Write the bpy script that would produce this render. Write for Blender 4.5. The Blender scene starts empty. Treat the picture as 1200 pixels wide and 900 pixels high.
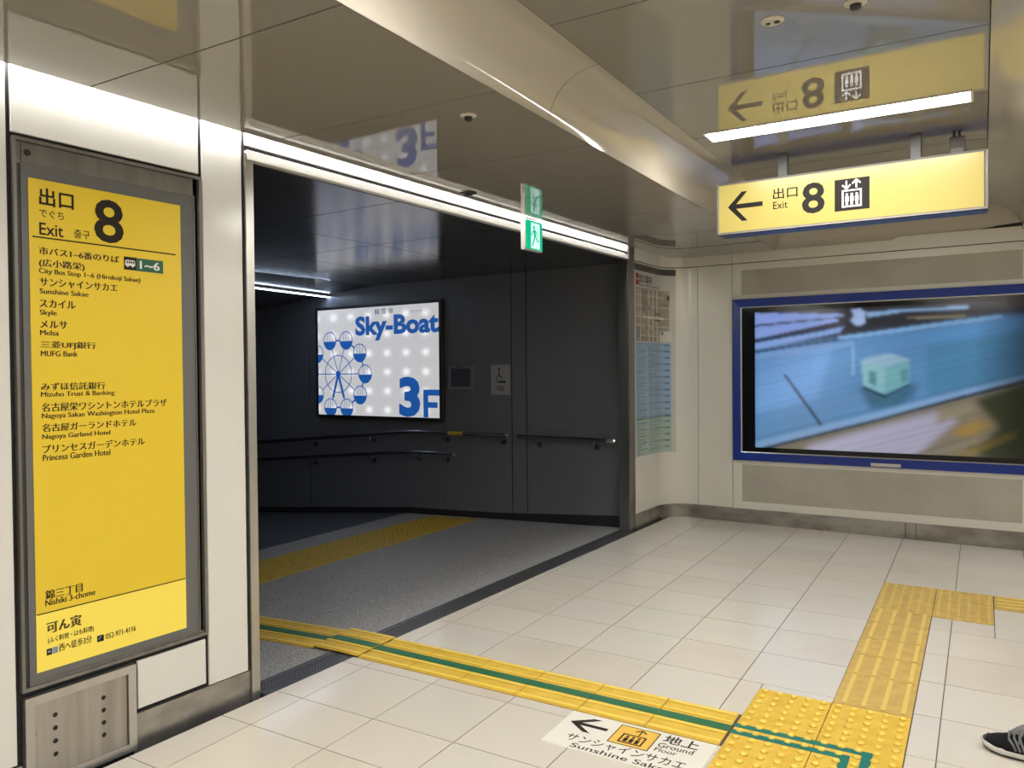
import bpy, bmesh, math, random
import numpy as np
from mathutils import Vector, Matrix
random.seed(4); rng = np.random.RandomState(4)
S = bpy.context.scene
COL = S.collection
pi = math.pi

# ------------------------------------------------------------------ camera, world, exposure
cam = bpy.data.objects.new('camera', bpy.data.cameras.new('camera')); COL.objects.link(cam)
cam.data.sensor_width = 36.0
cam.data.lens = 925.986 * 36.0 / 1200.0
cam.data.clip_start = 0.02
RT = ((0.8319162, 0.5548332, -0.0086900), (-0.0017344, 0.0182602, 0.9998318), (-0.5548986, 0.8317612, -0.0161533))
m = Matrix.Identity(4)
for r in range(3):
    m[r][0], m[r][1], m[r][2] = RT[0][r], RT[1][r], -RT[2][r]
m.translation = Vector((2.869, -2.236, 1.416))
cam.matrix_world = m
S.camera = cam
w = bpy.data.worlds.new('world'); S.world = w; w.use_nodes = True
w.node_tree.nodes['Background'].inputs[0].default_value = (0.9, 0.95, 1.0, 1)
w.node_tree.nodes['Background'].inputs[1].default_value = 0.05
S.view_settings.view_transform = 'Standard'; S.view_settings.look = 'None'
S.view_settings.gamma = 1.0; S.view_settings.exposure = 0.0
S.view_settings.use_curve_mapping = False
S.cycles.use_denoising = True
S.cycles.max_bounces = 10; S.cycles.diffuse_bounces = 6; S.cycles.glossy_bounces = 6
S.cycles.caustics_reflective = False; S.cycles.caustics_refractive = False
S.cycles.sample_clamp_indirect = 4.0
LAMP = 66.0        # ceiling battens
COVE = 62.0        # hidden wall-washer tube
PASSAGE = 22.0      # slim batten in the passage

# ------------------------------------------------------------------ geometry of the place (metres)
H1, H2, HP = 2.437, 2.623, 2.34          # low ceiling, raised ceiling, passage ceiling
SX, SY = -0.0074765, 0.0144834           # fall of the concourse floor
TA = 0.05115853                          # tile grid is turned a little against the left wall
GX = Vector((math.cos(TA), math.sin(TA), 0)); GY = Vector((-math.sin(TA), math.cos(TA), 0))
T0 = Vector((-0.254, 1.203, 0))
FA = 0.02628631                          # far wall's turn
def zfloor(x, y): return SX * x + SY * y
def zpass(x, y):
    if x > -2.6: return SY * y + 0.04 * x
    return SY * y - 0.104 + 0.0886 * (x + 2.6)
def yfar(x): return 4.673 + math.tan(FA) * x

# ------------------------------------------------------------------ materials
def mat(name, col, rough=0.5, metal=0.0, spec=0.5, emis=None, es=0.0, ior=1.5, coat=0.0):
    M = bpy.data.materials.new(name); M.use_nodes = True
    b = M.node_tree.nodes['Principled BSDF']
    b.inputs['Base Color'].default_value = (*col, 1); b.inputs['Roughness'].default_value = rough
    b.inputs['Metallic'].default_value = metal; b.inputs['IOR'].default_value = ior
    b.inputs['Specular IOR Level'].default_value = spec
    if coat: b.inputs['Coat Weight'].default_value = coat; b.inputs['Coat Roughness'].default_value = 0.03
    if emis: b.inputs['Emission Color'].default_value = (*emis, 1); b.inputs['Emission Strength'].default_value = es
    return M
def N(M, t, **k):
    n = M.node_tree.nodes.new(t)
    for a, v in k.items(): setattr(n, a, v)
    return n
def noise_colour(M, c1, c2, scale=(5, 5, 5), detail=4, lo=0.35, hi=0.65, rough=None):
    nt = M.node_tree; b = nt.nodes['Principled BSDF']
    tc = N(M, 'ShaderNodeNewGeometry'); mp = N(M, 'ShaderNodeMapping'); mp.inputs['Scale'].default_value = scale
    nz = N(M, 'ShaderNodeTexNoise'); nz.inputs['Scale'].default_value = 1.0; nz.inputs['Detail'].default_value = detail
    rp = N(M, 'ShaderNodeValToRGB')
    rp.color_ramp.elements[0].position = lo; rp.color_ramp.elements[0].color = (*c1, 1)
    rp.color_ramp.elements[1].position = hi; rp.color_ramp.elements[1].color = (*c2, 1)
    nt.links.new(tc.outputs['Position'], mp.inputs[0]); nt.links.new(mp.outputs[0], nz.inputs['Vector'])
    nt.links.new(nz.outputs['Fac'], rp.inputs[0]); nt.links.new(rp.outputs[0], b.inputs['Base Color'])
    if rough:
        mr = N(M, 'ShaderNodeMapRange'); mr.inputs[3].default_value, mr.inputs[4].default_value = rough
        nt.links.new(nz.outputs['Fac'], mr.inputs[0]); nt.links.new(mr.outputs[0], b.inputs['Roughness'])
    return M
def bump(M, scale, strength, dist=0.002):
    nt = M.node_tree; b = nt.nodes['Principled BSDF']
    tc = N(M, 'ShaderNodeNewGeometry'); mp = N(M, 'ShaderNodeMapping'); mp.inputs['Scale'].default_value = scale
    nz = N(M, 'ShaderNodeTexNoise'); nz.inputs['Scale'].default_value = 1.0
    bp = N(M, 'ShaderNodeBump'); bp.inputs['Strength'].default_value = strength; bp.inputs['Distance'].default_value = dist
    nt.links.new(tc.outputs['Position'], mp.inputs[0]); nt.links.new(mp.outputs[0], nz.inputs['Vector'])
    nt.links.new(nz.outputs['Fac'], bp.inputs['Height']); nt.links.new(bp.outputs[0], b.inputs['Normal'])
    return M
def attr_colour(M, name='Col', emit=0.0):
    nt = M.node_tree; b = nt.nodes['Principled BSDF']
    a = N(M, 'ShaderNodeAttribute'); a.attribute_name = name
    if emit:
        nt.links.new(a.outputs['Color'], b.inputs['Emission Color']); b.inputs['Emission Strength'].default_value = emit
    else: nt.links.new(a.outputs['Color'], b.inputs['Base Color'])
    return M

WHITE = mat('white_enamel_panel', (0.74, 0.73, 0.69), 0.16)
CREAM = mat('cream_enamel_panel', (0.74, 0.715, 0.645), 0.22)
GREYP = noise_colour(mat('grey_infill_panel', (0.3, 0.28, 0.24), 0.5), (0.42, 0.395, 0.335), (0.48, 0.455, 0.39), (3, 3, 3))
DARK = mat('dark_gap', (0.012, 0.011, 0.010), 0.7)
STEEL = noise_colour(mat('brushed_steel', (0.5, 0.48, 0.45), 0.3, 0.9), (0.50, 0.48, 0.45), (0.60, 0.58, 0.55), (6, 6, 1.2), rough=(0.22, 0.42))
DSTEEL = noise_colour(mat('stained_steel', (0.3, 0.27, 0.24), 0.4, 0.85), (0.36, 0.33, 0.295), (0.47, 0.44, 0.405), (22, 22, 1.6), rough=(0.3, 0.45))
SKIRT = noise_colour(mat('skirting_steel', (0.3, 0.27, 0.24), 0.35, 0.85), (0.30, 0.275, 0.25), (0.46, 0.44, 0.41), (5, 5, 9), rough=(0.22, 0.4))
CEIL = mat('glossy_ceiling_panel', (0.29, 0.27, 0.23), 0.03, ior=1.85)
COVEM = mat('cove_panel', (0.44, 0.40, 0.335), 0.09, ior=1.5)
FASCIA = mat('cornice_cream', (0.50, 0.46, 0.38), 0.25)
PCEIL = bump(mat('passage_ceiling_panel', (0.035, 0.037, 0.041), 0.16, ior=2.0), (60, 2, 1), 0.12)
PWALL = noise_colour(mat('passage_wall_panel', (0.07, 0.072, 0.08), 0.34), (0.142, 0.148, 0.172), (0.150, 0.156, 0.180), (6, 6, 0.6))
PBASE = mat('passage_skirting', (0.022, 0.022, 0.024), 0.35)
GRAN = noise_colour(mat('grey_terrazzo', (0.2, 0.2, 0.2), 0.45), (0.17, 0.17, 0.175), (0.55, 0.545, 0.53), (130, 130, 130), 3, 0.38, 0.66)
RAMP = noise_colour(mat('dark_ramp_floor', (0.04, 0.04, 0.05), 0.5), (0.05, 0.053, 0.075), (0.10, 0.103, 0.125), (120, 120, 120), 3)
GRATE = mat('threshold_metal', (0.16, 0.16, 0.17), 0.35, 0.7)
GRATEK = mat('threshold_slot', (0.03, 0.03, 0.035), 0.6)
YEL = noise_colour(mat('yellow_tactile', (0.75, 0.5, 0.06), 0.45), (0.64, 0.41, 0.04), (0.74, 0.50, 0.07), (14, 14, 14))
YELB = mat('yellow_ridge', (0.82, 0.61, 0.10), 0.35)
YELW = noise_colour(mat('worn_yellow_tactile', (0.6, 0.4, 0.1), 0.5), (0.49, 0.33, 0.095), (0.60, 0.42, 0.11), (18, 18, 18))
YELR = mat('worn_yellow_ridge', (0.72, 0.52, 0.13), 0.4)
YELP = noise_colour(mat('passage_yellow_tactile', (0.5, 0.33, 0.03), 0.5), (0.38, 0.26, 0.02), (0.62, 0.43, 0.03), (60, 60, 60))
GREEN = mat('green_floor_paint', (0.02, 0.14, 0.065), 0.4)
TEAL = mat('teal_floor_tape', (0.008, 0.16, 0.13), 0.4)
SIGNY = mat('sign_yellow', (0.74, 0.53, 0.030), 0.28, emis=(1.0, 0.70, 0.05), es=0.06)
SIGNY2 = mat('sign_pale_yellow', (0.83, 0.66, 0.09), 0.28, emis=(1.0, 0.78, 0.12), es=0.16)
MATG = mat('sign_grey_mat', (0.135, 0.137, 0.137), 0.5)
FRAMEG = mat('sign_dark_channel', (0.055, 0.052, 0.046), 0.4, 0.3)
INK = mat('black_lettering', (0.020, 0.013, 0.007), 0.6, spec=0.25)
PAPERW = mat('white_print', (0.78, 0.78, 0.76), 0.5)
BUSG = mat('bus_badge_green', (0.01, 0.11, 0.06), 0.4)
HANGY = mat('lit_yellow_face', (0.22, 0.165, 0.04), 0.3, emis=(0.95, 0.84, 0.25), es=0.36)
HANGK = mat('lit_face_black', (0.010, 0.008, 0.006), 0.6, spec=0.15)
HANGW = mat('lit_face_white', (0.6, 0.6, 0.6), 0.4, emis=(1, 1, 1), es=0.45)
ALU = mat('sign_box_aluminium', (0.13, 0.12, 0.105), 0.5, 0.0)
BLUEB = mat('blue_box_underside', (0.03, 0.05, 0.2), 0.4)
POST = mat('grey_hanger', (0.105, 0.105, 0.108), 0.5)
CASE = noise_colour(mat('dull_case_steel', (0.2, 0.19, 0.17), 0.4, 0.5), (0.165, 0.155, 0.14), (0.225, 0.212, 0.195), (20, 20, 1.6))
JAMB = noise_colour(mat('dark_jamb_steel', (0.2, 0.19, 0.17), 0.3, 0.85), (0.20, 0.192, 0.175), (0.27, 0.26, 0.24), (9, 9, .8))
GLOW = mat('lamp_diffuser', (0.9, 0.9, 0.9), 0.5, emis=(1.0, 0.965, 0.91), es=LAMP)
COVEG = mat('cove_tube', (0.9, 0.9, 0.9), 0.5, emis=(1.0, 0.98, 0.95), es=COVE)
PGLOW = mat('passage_tube', (0.9, 0.9, 0.9), 0.5, emis=(0.62, 0.76, 1.0), es=PASSAGE)
LAMPW = mat('lamp_white_metal', (0.75, 0.74, 0.70), 0.35)
EXITG = mat('exit_green_face', (0.0, 0.30, 0.15), 0.4, emis=(0.0, 0.55, 0.30), es=0.75)
EXITW = mat('exit_lit_white', (0.7, 0.8, 0.8), 0.4, emis=(0.62, 1.0, 0.95), es=0.9)
EXITB = mat('exit_housing', (0.55, 0.52, 0.47), 0.4)
BLUE = mat('blue_screen_frame', (0.006, 0.030, 0.25), 0.25)
BEZEL = mat('screen_bezel', (0.004, 0.004, 0.006), 0.12)
SILV = mat('silver_trim', (0.6, 0.6, 0.62), 0.3, 0.8)
RAIL = mat('handrail_metal', (0.22, 0.22, 0.23), 0.25, 0.9)
RAILE = mat('bright_rail_end', (0.75, 0.75, 0.76), 0.22, 0.9)
LBLUE = mat('advert_blue', (0.012, 0.075, 0.30), 0.4, emis=(0.016, 0.115, 0.46), es=0.62)
LGREY = mat('advert_grey_print', (0.12, 0.14, 0.2), 0.4, emis=(0.15, 0.17, 0.25), es=0.6)
NOTE = mat('grey_white_paper', (0.34, 0.34, 0.34), 0.6)
FRAMEL = mat('pale_grey_frame', (0.24, 0.245, 0.27), 0.35, 0.3)
PANE = mat('dark_glass_pane', (0.075, 0.082, 0.11), 0.15)
REDB = mat('red_badge', (0.30, 0.02, 0.045), 0.5)
STK = mat('white_floor_sticker', (0.76, 0.74, 0.66), 0.35)
AMBER = mat('amber_print', (0.78, 0.48, 0.07), 0.4)
SMOKE = mat('detector_ivory', (0.62, 0.58, 0.50), 0.4)
SMOKED = mat('detector_dark', (0.03, 0.026, 0.022), 0.4)
MESHK = bump(mat('black_knit', (0.008, 0.009, 0.010), 0.85, spec=0.2), (600, 600, 600), 0.5, 0.001)
MIDS = mat('white_midsole', (0.66, 0.65, 0.63), 0.5)
OUTS = mat('dark_outsole', (0.02, 0.02, 0.02), 0.6)
LACE = mat('grey_lace', (0.20, 0.21, 0.22), 0.7)
GROUT = mat('brown_grout', (0.10, 0.08, 0.06), 0.8)

TILE = mat('cream_floor_tile', (0.6, 0.55, 0.45), 0.13)
nt = TILE.node_tree; bs = nt.nodes['Principled BSDF']
a = N(TILE, 'ShaderNodeAttribute', attribute_name='tone'); g = N(TILE, 'ShaderNodeNewGeometry')
nz = N(TILE, 'ShaderNodeTexNoise'); nz.inputs['Scale'].default_value = 3.0; nz.inputs['Detail'].default_value = 6
ad = N(TILE, 'ShaderNodeMath', operation='MULTIPLY_ADD'); ad.inputs[1].default_value = 0.5
rp = N(TILE, 'ShaderNodeValToRGB')
rp.color_ramp.elements[0].position = 0.2; rp.color_ramp.elements[0].color = (0.585, 0.535, 0.455, 1)
rp.color_ramp.elements[1].position = 0.95; rp.color_ramp.elements[1].color = (0.62, 0.595, 0.535, 1)
e_ = rp.color_ramp.elements.new(0.6); e_.color = (0.655, 0.61, 0.53, 1)
nt.links.new(g.outputs['Position'], nz.inputs['Vector']); nt.links.new(a.outputs['Fac'], ad.inputs[0])
ad2 = N(TILE, 'ShaderNodeMath', operation='MULTIPLY'); ad2.inputs[1].default_value = 0.75
nt.links.new(nz.outputs['Fac'], ad2.inputs[0]); nt.links.new(ad2.outputs[0], ad.inputs[2])
nt.links.new(ad.outputs[0], rp.inputs[0]); nt.links.new(rp.outputs[0], bs.inputs['Base Color'])

LIGHTBOX = mat('backlit_film', (0.4, 0.4, 0.4), 0.3)
nt = LIGHTBOX.node_tree; bs = nt.nodes['Principled BSDF']
g = N(LIGHTBOX, 'ShaderNodeNewGeometry'); sp = N(LIGHTBOX, 'ShaderNodeSeparateXYZ'); nt.links.new(g.outputs['Position'], sp.inputs[0])
def wave(sock, period, phase):
    k = N(LIGHTBOX, 'ShaderNodeMath', operation='MULTIPLY_ADD'); k.inputs[1].default_value = 2 * pi / period; k.inputs[2].default_value = -2 * pi * phase / period
    c = N(LIGHTBOX, 'ShaderNodeMath', operation='COSINE'); nt.links.new(sock, k.inputs[0]); nt.links.new(k.outputs[0], c.inputs[0])
    h = N(LIGHTBOX, 'ShaderNodeMath', operation='MULTIPLY_ADD'); h.inputs[1].default_value = 0.5; h.inputs[2].default_value = 0.5
    nt.links.new(c.outputs[0], h.inputs[0])
    p = N(LIGHTBOX, 'ShaderNodeMath', operation='POWER'); p.inputs[1].default_value = 3.0; nt.links.new(h.outputs[0], p.inputs[0]); return p
wx = wave(sp.outputs['X'], 0.262, -2.807); wz = wave(sp.outputs['Z'], 0.2, 1.42)
mu = N(LIGHTBOX, 'ShaderNodeMath', operation='MULTIPLY'); nt.links.new(wx.outputs[0], mu.inputs[0]); nt.links.new(wz.outputs[0], mu.inputs[1])
st = N(LIGHTBOX, 'ShaderNodeMath', operation='MULTIPLY_ADD'); st.inputs[1].default_value = 0.42; st.inputs[2].default_value = 0.50
nt.links.new(mu.outputs[0], st.inputs[0]); bs.inputs['Emission Color'].default_value = (0.97, 0.97, 1.0, 1)
nt.links.new(st.outputs[0], bs.inputs['Emission Strength'])

# ------------------------------------------------------------------ mesh helpers
WORLD = {}
def tag(o, label=None, cat=None, group=None, kind=None):
    if label: o['label'] = label
    if cat: o['category'] = cat
    if group: o['group'] = group
    if kind: o['kind'] = kind
    return o
def frame(O, U, V):
    O, U, V = Vector(O), Vector(U).normalized(), Vector(V).normalized(); n = U.cross(V).normalized()
    return Matrix(((U.x, V.x, n.x, O.x), (U.y, V.y, n.y, O.y), (U.z, V.z, n.z, O.z), (0, 0, 0, 1)))
def empty(name, mw):
    if not isinstance(mw, Matrix): mw = Matrix.Translation(Vector(mw))
    o = bpy.data.objects.new(name, None); COL.objects.link(o); o.matrix_world = mw; o.empty_display_size = 0.1
    WORLD[o.name] = mw.copy(); return o
class MB:
    """collects shapes; F maps shape coordinates to world coordinates"""
    def __init__(s, F=None): s.bm = bmesh.new(); s.F = F or (lambda a, b, c: Vector((a, b, c))); s.mi = 0; s.sm = False
    def on(s, M): s.F = lambda a, b, c: M @ Vector((a, b, c)); return s
    def v(s, p): return s.bm.verts.new(s.F(*p))
    def f(s, vs):
        try: fc = s.bm.faces.new(vs)
        except ValueError: return None
        fc.material_index = s.mi; fc.smooth = s.sm; return fc
    def box(s, a0, a1, b0, b1, c0, c1, r=0.0):
        if r > 0:
            r = min(r, (a1 - a0) * .49, (b1 - b0) * .49, (c1 - c0) * .49)
            L0 = [(a0 + r, b0 + r), (a1 - r, b0 + r), (a1 - r, b1 - r), (a0 + r, b1 - r)]
            L1 = [(a0, b0), (a1, b0), (a1, b1), (a0, b1)]
            rings = [[s.v((x, y, c0)) for x, y in L0], [s.v((x, y, c0 + r)) for x, y in L1], [s.v((x, y, c1 - r)) for x, y in L1], [s.v((x, y, c1)) for x, y in L0]]
        else:
            L1 = [(a0, b0), (a1, b0), (a1, b1), (a0, b1)]
            rings = [[s.v((x, y, c0)) for x, y in L1], [s.v((x, y, c1)) for x, y in L1]]
        s.f(rings[0][::-1]); s.f(rings[-1])
        for A, B in zip(rings, rings[1:]):
            for i in range(4): s.f([A[i], A[(i + 1) % 4], B[(i + 1) % 4], B[i]])
        return s
    def quad(s, *p): s.f([s.v(q) for q in p]); return s
    def prism(s, pts, c0, c1):
        A = [s.v((x, y, c0)) for x, y in pts]; B = [s.v((x, y, c1)) for x, y in pts]
        s.f(A[::-1]); s.f(B)
        for i in range(len(pts)): j = (i + 1) % len(pts); s.f([A[i], A[j], B[j], B[i]])
        return s
    def poly(s, pts, c): s.f([s.v((x, y, c)) for x, y in pts]); return s
    def ring(s, u0, u1, v0, v1, wd, c0, c1, lip=0.0):
        """mitred rectangular frame, inner edge may sink by lip"""
        o = [(u0, v0), (u1, v0), (u1, v1), (u0, v1)]; i = [(u0 + wd, v0 + wd), (u1 - wd, v0 + wd), (u1 - wd, v1 - wd), (u0 + wd, v1 - wd)]
        Ob = [s.v((*p, c0)) for p in o]; Ot = [s.v((*p, c1)) for p in o]; It = [s.v((*p, c1 - lip)) for p in i]; Ib = [s.v((*p, c0)) for p in i]
        for k in range(4):
            j = (k + 1) % 4
            for A, B in ((Ob, Ot), (Ot, It), (It, Ib), (Ib, Ob)): s.f([A[k], A[j], B[j], B[k]])
        return s
    def disc(s, cu, cv, r, c, n=24, ru=None):
        return s.poly([(cu + (ru or r) * math.cos(2 * pi * k / n), cv + r * math.sin(2 * pi * k / n)) for k in range(n)], c)
    def lathe(s, cu, cv, prof, n=20):
        """prof: (radius, height) from bottom to top"""
        R = []
        for r, h in prof:
            if r < 1e-6: R.append([s.v((cu, cv, h))])
            else: R.append([s.v((cu + r * math.cos(2 * pi * k / n), cv + r * math.sin(2 * pi * k / n), h)) for k in range(n)])
        for A, B in zip(R, R[1:]):
            for k in range(n):
                j = (k + 1) % n
                if len(A) == 1: s.f([A[0], B[j], B[k]]) if len(B) > 1 else None
                elif len(B) == 1: s.f([A[k], A[j], B[0]])
                else: s.f([A[k], A[j], B[j], B[k]])
        if len(R[0]) > 1: s.f(R[0][::-1])
        if len(R[-1]) > 1: s.f(R[-1])
        return s
    def tube(s, pts, r, n=10, cap=True):
        pts = [Vector(p) for p in pts]; rings = []; up = Vector((0, 0, 1))
        for i, p in enumerate(pts):
            t = (pts[min(i + 1, len(pts) - 1)] - pts[max(i - 1, 0)]).normalized()
            a = t.cross(up);
            if a.length < 1e-4: a = t.cross(Vector((1, 0, 0)))
            a.normalize(); b = a.cross(t).normalized(); rr = r[i] if isinstance(r, (list, tuple)) else r
            rings.append([s.v(p + a * rr * math.cos(2 * pi * k / n) + b * rr * math.sin(2 * pi * k / n)) for k in range(n)])
        for A, B in zip(rings, rings[1:]):
            for k in range(n): s.f([A[k], A[(k + 1) % n], B[(k + 1) % n], B[k]])
        if cap: s.f(rings[0][::-1]); s.f(rings[-1])
        return s
    def stroke(s, pts, wd, c0, c1=None):
        """flat polyline of width wd"""
        for (x0, y0), (x1, y1) in zip(pts, pts[1:]):
            dx, dy = x1 - x0, y1 - y0; L = math.hypot(dx, dy) or 1; nx, ny = -dy / L * wd / 2, dx / L * wd / 2
            q = [(x0 + nx, y0 + ny), (x0 - nx, y0 - ny), (x1 - nx, y1 - ny), (x1 + nx, y1 + ny)]
            if c1 is None: s.poly(q, c0)
            else: s.prism(q, c0, c1)
        return s
    def circle(s, cu, cv, r, wd, c, n=40, ru=None):
        k = (ru or r) / r
        P = [(math.cos(2 * pi * i / n), math.sin(2 * pi * i / n)) for i in range(n)]
        A = [s.v((cu + k * (r + wd / 2) * x, cv + (r + wd / 2) * y, c)) for x, y in P]; B = [s.v((cu + k * (r - wd / 2) * x, cv + (r - wd / 2) * y, c)) for x, y in P]
        for i in range(n): j = (i + 1) % n; s.f([A[i], A[j], B[j], B[i]])
        return s
    def text(s, body, u0, v0, u1, v1, c, bold=0.0, twice=0.0):
        """lettering fitted into a rectangle"""
        cu = bpy.data.curves.new('glyphs', 'FONT'); cu.body = body; cu.size = 1.0; cu.offset = bold; cu.resolution_u = 3
        o = bpy.data.objects.new('glyphs', cu); COL.objects.link(o)
        dg = bpy.context.evaluated_depsgraph_get(); me = bpy.data.meshes.new_from_object(o.evaluated_get(dg), depsgraph=dg)
        co = np.array([x.co[:] for x in me.vertices]); lo, hi = co.min(0), co.max(0)
        su = (u1 - u0) / (hi[0] - lo[0]); sv = (v1 - v0) / (hi[1] - lo[1])
        for sh in ((-twice, twice) if twice else (0.0,)):       # struck twice for a heavier face
            vs = [s.v((u0 + (p[0] - lo[0]) * su + sh, v0 + (p[1] - lo[1]) * sv, c + abs(sh) * (.1 if sh > 0 else 0))) for p in co]
            for pl in me.polygons: s.f([vs[i] for i in pl.vertices])
        bpy.data.objects.remove(o); bpy.data.curves.remove(cu); bpy.data.meshes.remove(me); return s
    def build(s, name, mats, parent=None, origin=None, wn=True, fix=True):
        if fix: bmesh.ops.recalc_face_normals(s.bm, faces=s.bm.faces)
        if not isinstance(mats, (list, tuple)): mats = [mats]
        me = bpy.data.meshes.new(name)
        o = bpy.data.objects.new(name, me); COL.objects.link(o)
        if parent is not None:
            W = WORLD[parent.name]; o.parent = parent; WORLD[o.name] = W.copy()
        else:
            if origin is None:
                co = np.array([v.co[:] for v in s.bm.verts]); lo, hi = co.min(0), co.max(0)
                origin = Vector(((lo[0] + hi[0]) / 2, (lo[1] + hi[1]) / 2, lo[2]))
            W = origin if isinstance(origin, Matrix) else Matrix.Translation(Vector(origin))
            o.matrix_world = W; WORLD[o.name] = W.copy()
        s.bm.transform(W.inverted()); s.bm.to_mesh(me); s.bm.free()
        for M in mats: me.materials.append(M)
        return o
def struct(o): o['kind'] = 'structure'; return o
def copy_tree(o, mw=None, parent=None):
    c = o.copy(); COL.objects.link(c)
    if parent is not None: c.parent = parent; WORLD[c.name] = WORLD[parent.name].copy()
    else: c.matrix_world = mw; WORLD[c.name] = mw.copy()
    for ch in [x for x in bpy.data.objects if x.parent == o]: copy_tree(ch, None, c)
    return c
def paint_mesh(name, img, fn, M, parent):
    """flat picture: one colour per vertex of a fine grid; img rows from top"""
    h, wd = img.shape[:2]; me = bpy.data.meshes.new(name); W = WORLD[parent.name].inverted()
    vs = [W @ fn(j / (wd - 1), 1 - i / (h - 1)) for i in range(h) for j in range(wd)]
    fs = [(i * wd + j, (i + 1) * wd + j, (i + 1) * wd + j + 1, i * wd + j + 1) for i in range(h - 1) for j in range(wd - 1)]
    me.from_pydata(vs, [], fs)
    ca = me.color_attributes.new('Col', 'FLOAT_COLOR', 'POINT')
    c = np.ones((h * wd, 4), np.float32); c[:, :3] = img.reshape(-1, 3); ca.data.foreach_set('color', c.ravel())
    me.materials.append(M); o = bpy.data.objects.new(name, me); COL.objects.link(o); o.parent = parent; WORLD[o.name] = WORLD[parent.name].copy(); return o
def lin(c): c = np.asarray(c, float) / 255; return np.where(c <= .04045, c / 12.92, ((c + .055) / 1.055) ** 2.4)
def inpoly(X, Y, P):
    r = np.zeros(X.shape, bool); n = len(P)
    for i in range(n):
        (x0, y0), (x1, y1) = P[i], P[(i + 1) % n]
        if y0 == y1: continue
        c = ((y0 > Y) != (y1 > Y)) & (X < (x1 - x0) * (Y - y0) / (y1 - y0) + x0); r ^= c
    return r
def blur(im, k):
    for _ in range(k):
        p = np.pad(im, ((1, 1), (1, 1), (0, 0)), 'edge'); im = (p[1:-1, 1:-1] * 2 + p[:-2, 1:-1] + p[2:, 1:-1] + p[1:-1, :-2] + p[1:-1, 2:]) / 6
    return im

LW = frame((0, 0, 0), (0, 1, 0), (0, 0, 1))                       # left wall: u = y, v = z, n = +x
FW = frame((0, 4.673, 0), (math.cos(FA), math.sin(FA), 0), (0, 0, 1))   # far wall: u = x, v = z, n = towards camera
fn_ = Vector((-SX, -SY, 1)).normalized(); fu = (GX - fn_ * GX.dot(fn_)).normalized(); fv = fn_.cross(fu)
def FL(u, v, h=0.0):
    """tile-grid coordinates to world"""
    p = T0 + GX * u + GY * v; p.z = zfloor(p.x, p.y) + h; return p
def FLM(u, v, h=0.0):
    p = FL(u, v, h); return Matrix(((fu.x, fv.x, fn_.x, p.x), (fu.y, fv.y, fn_.y, p.y), (fu.z, fv.z, fn_.z, p.z), (0, 0, 0, 1)))

# ------------------------------------------------------------------ floor
def clip(P, n, d):      # keep n.p >= d
    R = []
    for i in range(len(P)):
        a, b = P[i], P[(i + 1) % len(P)]; da, db = n[0] * a[0] + n[1] * a[1] - d, n[0] * b[0] + n[1] * b[1] - d
        if da >= 0: R.append(a)
        if (da >= 0) != (db >= 0): t = da / (da - db); R.append((a[0] + (b[0] - a[0]) * t, a[1] + (b[1] - a[1]) * t))
    return R
RD = 0.385
far_rows = [RD * k for k in range(0, 12)]
rowsL = [-9 + .4 * k for k in range(18)] + [-1.82, -1.414, -1.13, -0.728, -0.655]
rowsL = [r for r in rowsL if r < -1.9] + [-1.82, -1.414, -1.13, -0.728, -0.655]
tiles = []
def cells(us, vs):
    for u0, u1 in zip(us, us[1:]):
        for v0, v1 in zip(vs, vs[1:]):
            if u1 - u0 > .004 and v1 - v0 > .004: tiles.append((u0, u1, v0, v1))
ul = [0.0, .4, .8, 1.2, 1.6, 2.0]
cells(ul + [2.1], rowsL); cells(ul, [-0.355, 0]); cells([2.0, 2.1], [-0.355, 0]); cells([2.1, 2.4], [-0.065, 0]); cells(ul + [2.4], far_rows)
cells([2.1, 2.4, 2.7], [r for r in rowsL if r < -1.3] + [-1.255])
rr = [RD * k for k in range(-22, 4)]
cells([2.7, 2.8, 3.2], rr); cells([2.7, 2.8, 3.0], [rr[-1], 1.38]); cells([3.0, 3.2], [rr[-1], RD * 4, 1.70])
cells([2.4, 2.8, 3.2], [1.98] + [r for r in far_rows if r > 2])
ur = [3.2 + .4 * k for k in range(0, 10)]
cells(ur, rr + [RD * 4, 1.70]); cells(ur, [1.98] + [r for r in far_rows if r > 2])
bm = bmesh.new(); tl = bm.faces.layers.float.new('tone')
for (u0, u1, v0, v1) in tiles:
    e = .0022; P = [(u0 + e, v0 + e), (u1 - e, v0 + e), (u1 - e, v1 - e), (u0 + e, v1 - e)]
    P = [(FL(*p).x, FL(*p).y) for p in P]
    P = clip(P, (1, 0), 0.046)
    if len(P) < 3: continue
    P = clip(P, (math.sin(FA), -math.cos(FA)), -4.665 * math.cos(FA))
    if len(P) < 3: continue
    P = clip(P, (-1, 0), -6.45)
    if len(P) < 3: continue
    A = [bm.verts.new((x, y, zfloor(x, y))) for x, y in P]; B = [bm.verts.new((x, y, zfloor(x, y) - .004)) for x, y in P]
    f = bm.faces.new(A); f[tl] = random.random()
    for i in range(len(P)): j = (i + 1) % len(P); f = bm.faces.new([B[i], B[j], A[j], A[i]]); f[tl] = 0.3
c = [bm.verts.new((x, y, zfloor(x, y) - .0022)) for x, y in ((0.046, -9.5), (6.45, -9.5), (6.45, 4.82), (0.046, 4.66))]
f = bm.faces.new(c); f.material_index = 1
me = bpy.data.meshes.new('floor'); bm.to_mesh(me); bm.free(); me.materials.append(TILE); me.materials.append(GROUT)
o = bpy.data.objects.new('floor', me); COL.objects.link(o); struct(o); WORLD['floor'] = Matrix.Identity(4)

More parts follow.
